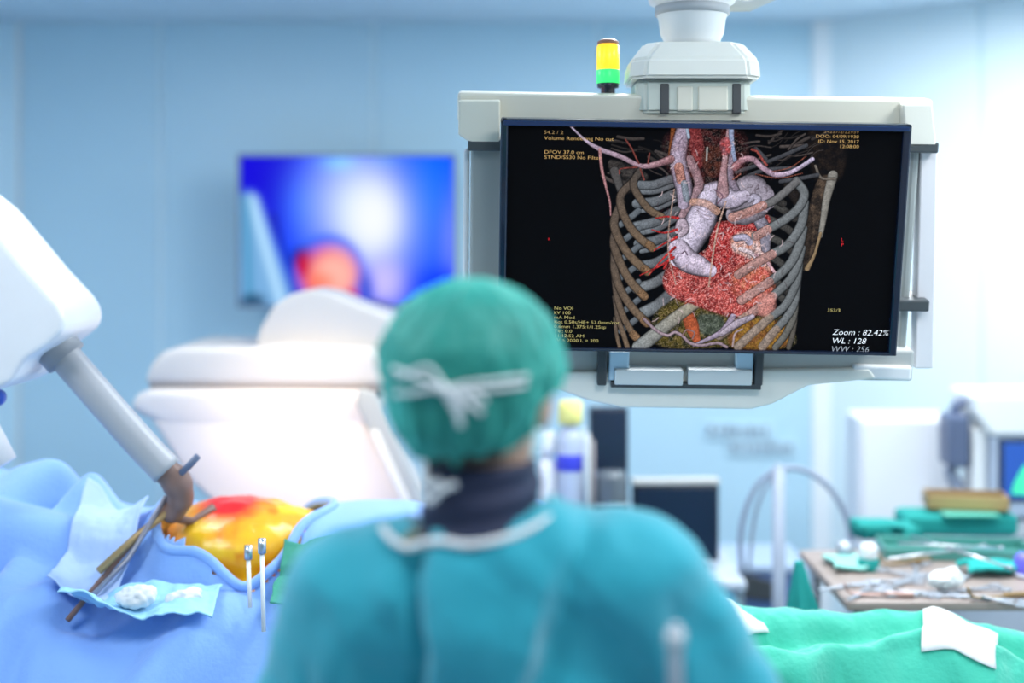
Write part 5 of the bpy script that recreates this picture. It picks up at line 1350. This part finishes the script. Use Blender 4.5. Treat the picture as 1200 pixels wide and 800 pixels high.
for k, (a_, b_, lab) in enumerate((((1040, 655), (1150, 640), 'nearest'), ((1068, 632), (1180, 668), 'middle'), ((1052, 644), (1170, 650), 'farthest'))):
    v0 = ip(*a_, iz+.047); v1 = ip(*b_, iz+.047)
    t = thing('steel_rod', 'long thin steel rod across the green-lined tray, the %s of three' % lab, 'instrument', v0)
    d_ = v1-v0; d_.z = k*.009
    obj('shaft', tube([(0, 0, k*.009), d_], .0035, 8), steel, t, smooth=True)
    obj('tip', tube([d_, d_*1.05], .0055, 8), steel_d, t, smooth=True)
# teal cloth tent at the table's left end
def tent(V0, name, label, cx_, Y, w_, h0, h1, m, seed):
    n = 50; U, W_ = np.meshgrid(np.linspace(0, 1, n), np.linspace(0, 1, n), indexing='ij')
    a_ = (U-.5)*2
    h_ = h0+(h1-h0)*np.exp(-((a_+.05)/.42)**2)*(1-.35*W_)
    x = cx_+a_*w_*.5*(1+.15*(1-W_)); y = Y-.05+.16*W_+.012*np.sin(a_*9+seed); z = h_+.02*(fbm(x*16+9, y*16+9, seed)-.5)-.25*np.clip(.25-W_, 0, 1)*1.2
    V = np.stack([x, y, z], -1).reshape(-1, 3); i = np.arange(n*n).reshape(n, n)
    Q_ = np.stack([i[:-1, :-1], i[1:, :-1], i[1:, 1:], i[:-1, 1:]], -1).reshape(-1, 4)
    o = obj(name, mesh_np(name, V, Q_), m); tag(o, label, 'cloth'); s = o.modifiers.new('t', 'SOLIDIFY'); s.thickness = .004
    return o
TX = X_(938, 3.45)
tc0 = np.array((TX, 3.47, 0.0))
def cone_f(p):
    q = p-tc0; zp = Z_(657, 3.47); h = zp-q[:, 2]
    r_ = .012+.25*np.clip(h, 0, None)*(1+.18*np.sin(np.arctan2(q[:, 1], q[:, 0])*6+q[:, 2]*12))
    return np.maximum(np.maximum((np.hypot(q[:, 0]*1.1-.10*h, q[:, 1])-r_)*.8, -h-.0), (zp-.36)-q[:, 2])
sk_ = thing('draped_post', 'peaked dark teal cloth over a post at the left end of the instrument table', 'cloth', (TX, 3.47, 0))
o = sdf_obj('teal_cloth', cone_f, tc0+np.array((-.16, -.16, Z_(657, 3.47)-.38)), tc0+np.array((.2, .16, Z_(657, 3.47)+.02)), .006, teal_d, sk_); o.location = (-TX, -3.47, 0)
obj('post', tube([(.03, 0, .0), (.03, 0, Z_(657, 3.47)-.3)], .02, 14), steel_d, sk_, smooth=True)
obj('foot', lathe([(.13, 0), (.13, .015), (.03, .03), (0, .03)], 24), darkp, sk_)

# front table with the green drape and two white labels
FY = 3.02; fx0, fx1 = X_(800, FY), X_(1300, FY)
def ftop(px):  # the drape's top line in the photo
    return np.interp(px, [800, 835, 880, 940, 1010, 1060, 1110, 1200, 1300], [672, 688, 704, 716, 722, 718, 712, 742, 760])
t = thing('draped_table', 'low front table under the bright green drape at the lower right', 'table', ((fx0+fx1)/2+.04, FY, 0))
fz = Z_(775, FY-.0)
obj('tabletop', box((0, 0.05, fz-.10), (fx1-fx0-.14, .10, .03), .006), steel_d, t)
for sx in (-1, 1):
    for sy in (-1, 1): obj('leg', tube([(sx*(.42), .05+sy*.035, 0), (sx*(.42), .05+sy*.035, fz-.11)], .013, 10), steel_d, t)
nx_, ny_ = 260, 120
U, W_ = np.meshgrid(np.linspace(0, 1, nx_), np.linspace(0, 1, ny_), indexing='ij')
px_ = 790+U*530; xw = X_(px_, FY)
topz = Z_(ftop(px_), FY+.10)
s1 = np.clip(W_/.15, 0, 1)          # from the far edge up over the roll
bulge_ = np.clip((W_-.10)/.25, 0, 1)
drop = np.clip((W_-.30)/.70, 0, 1)
yw = FY+.12-.04*s1-.15*bulge_-.10*drop**.6+(.022*np.sin(xw*21+2*np.sin(xw*8))+.014*np.sin(xw*47+drop*4))*np.clip(W_*3-.3, 0, 1)
zw = topz-.05*(1-s1)+.02*np.sin(np.clip(s1, 0, 1)*math.pi)-.075*bulge_**1.5-drop*.62
zw = zw+.060*(fbm(xw*6+40, W_*7+30, 51)-.5)-.036*np.exp(-((W_-.26-.10*np.sin(xw*4+1))/.035)**2)+.02*np.exp(-((W_-.33-.08*np.sin(xw*5))/.03)**2)
Vf = np.stack([xw, yw, zw], -1).reshape(-1, 3); ii = np.arange(nx_*ny_).reshape(nx_, ny_)
Qf = np.stack([ii[:-1, :-1], ii[:-1, 1:], ii[1:, 1:], ii[1:, :-1]], -1).reshape(-1, 4)
o = obj('green_drape', mesh_np('green_drape', Vf, Qf), green_d); tag(o, 'bright green surgical drape hanging over the front table at lower right', 'drape')
s = o.modifiers.new('t', 'SOLIDIFY'); s.thickness = .004; s.offset = -1
def drape_pt(u, w_):
    a = u*(nx_-1); b = w_*(ny_-1); i = int(a); j = int(b); return Vector((xw[i, j], yw[i, j], zw[i, j]))
def drape_find(px, py):
    """where the drape passes through the sight line: grid indices"""
    d = np.hypot(600+xw/yw*F-px, HY+(CZ-zw)/yw*F-py); k = np.unravel_index(np.argmin(d), d.shape); return k
def label_patch(label, corners):
    k = [drape_find(*c_) for c_ in corners]
    n = 16; U, W_ = np.meshgrid(np.linspace(0, 1, n), np.linspace(0, 1, n), indexing='ij')
    I = (k[0][0]*(1-U)+k[1][0]*U)*(1-W_)+(k[3][0]*(1-U)+k[2][0]*U)*W_; J = (k[0][1]*(1-U)+k[1][1]*U)*(1-W_)+(k[3][1]*(1-U)+k[2][1]*U)*W_
    def smp(A):
        i = np.clip(I.astype(int), 0, nx_-2); j = np.clip(J.astype(int), 0, ny_-2); fa = I-i; fb = J-j
        return (A[i, j]*(1-fa)+A[i+1, j]*fa)*(1-fb)+(A[i, j+1]*(1-fa)+A[i+1, j+1]*fa)*fb
    V = np.stack([smp(xw), smp(yw)-.006, smp(zw)+.005], -1).reshape(-1, 3); i = np.arange(n*n).reshape(n, n)
    Q_ = np.stack([i[:-1, :-1], i[:-1, 1:], i[1:, 1:], i[1:, :-1]], -1).reshape(-1, 4)
    o = obj('white_label', mesh_np('white_label', V, Q_), mat('label_white', (0.86, 0.86, 0.84), 0.6)); tag(o, label, 'label')
    s = o.modifiers.new('t', 'SOLIDIFY'); s.thickness = .003; s.offset = -1
label_patch('large white adhesive patch on the green drape at right', [(1080, 718), (1112, 716), (1168, 752), (1162, 786)] if False else [(1082, 716), (1168, 745), (1166, 788), (1080, 766)])
label_patch('smaller white adhesive patch on the green drape beside the surgeon\'s sleeve', [(846, 708), (866, 712), (902, 742), (852, 740)])
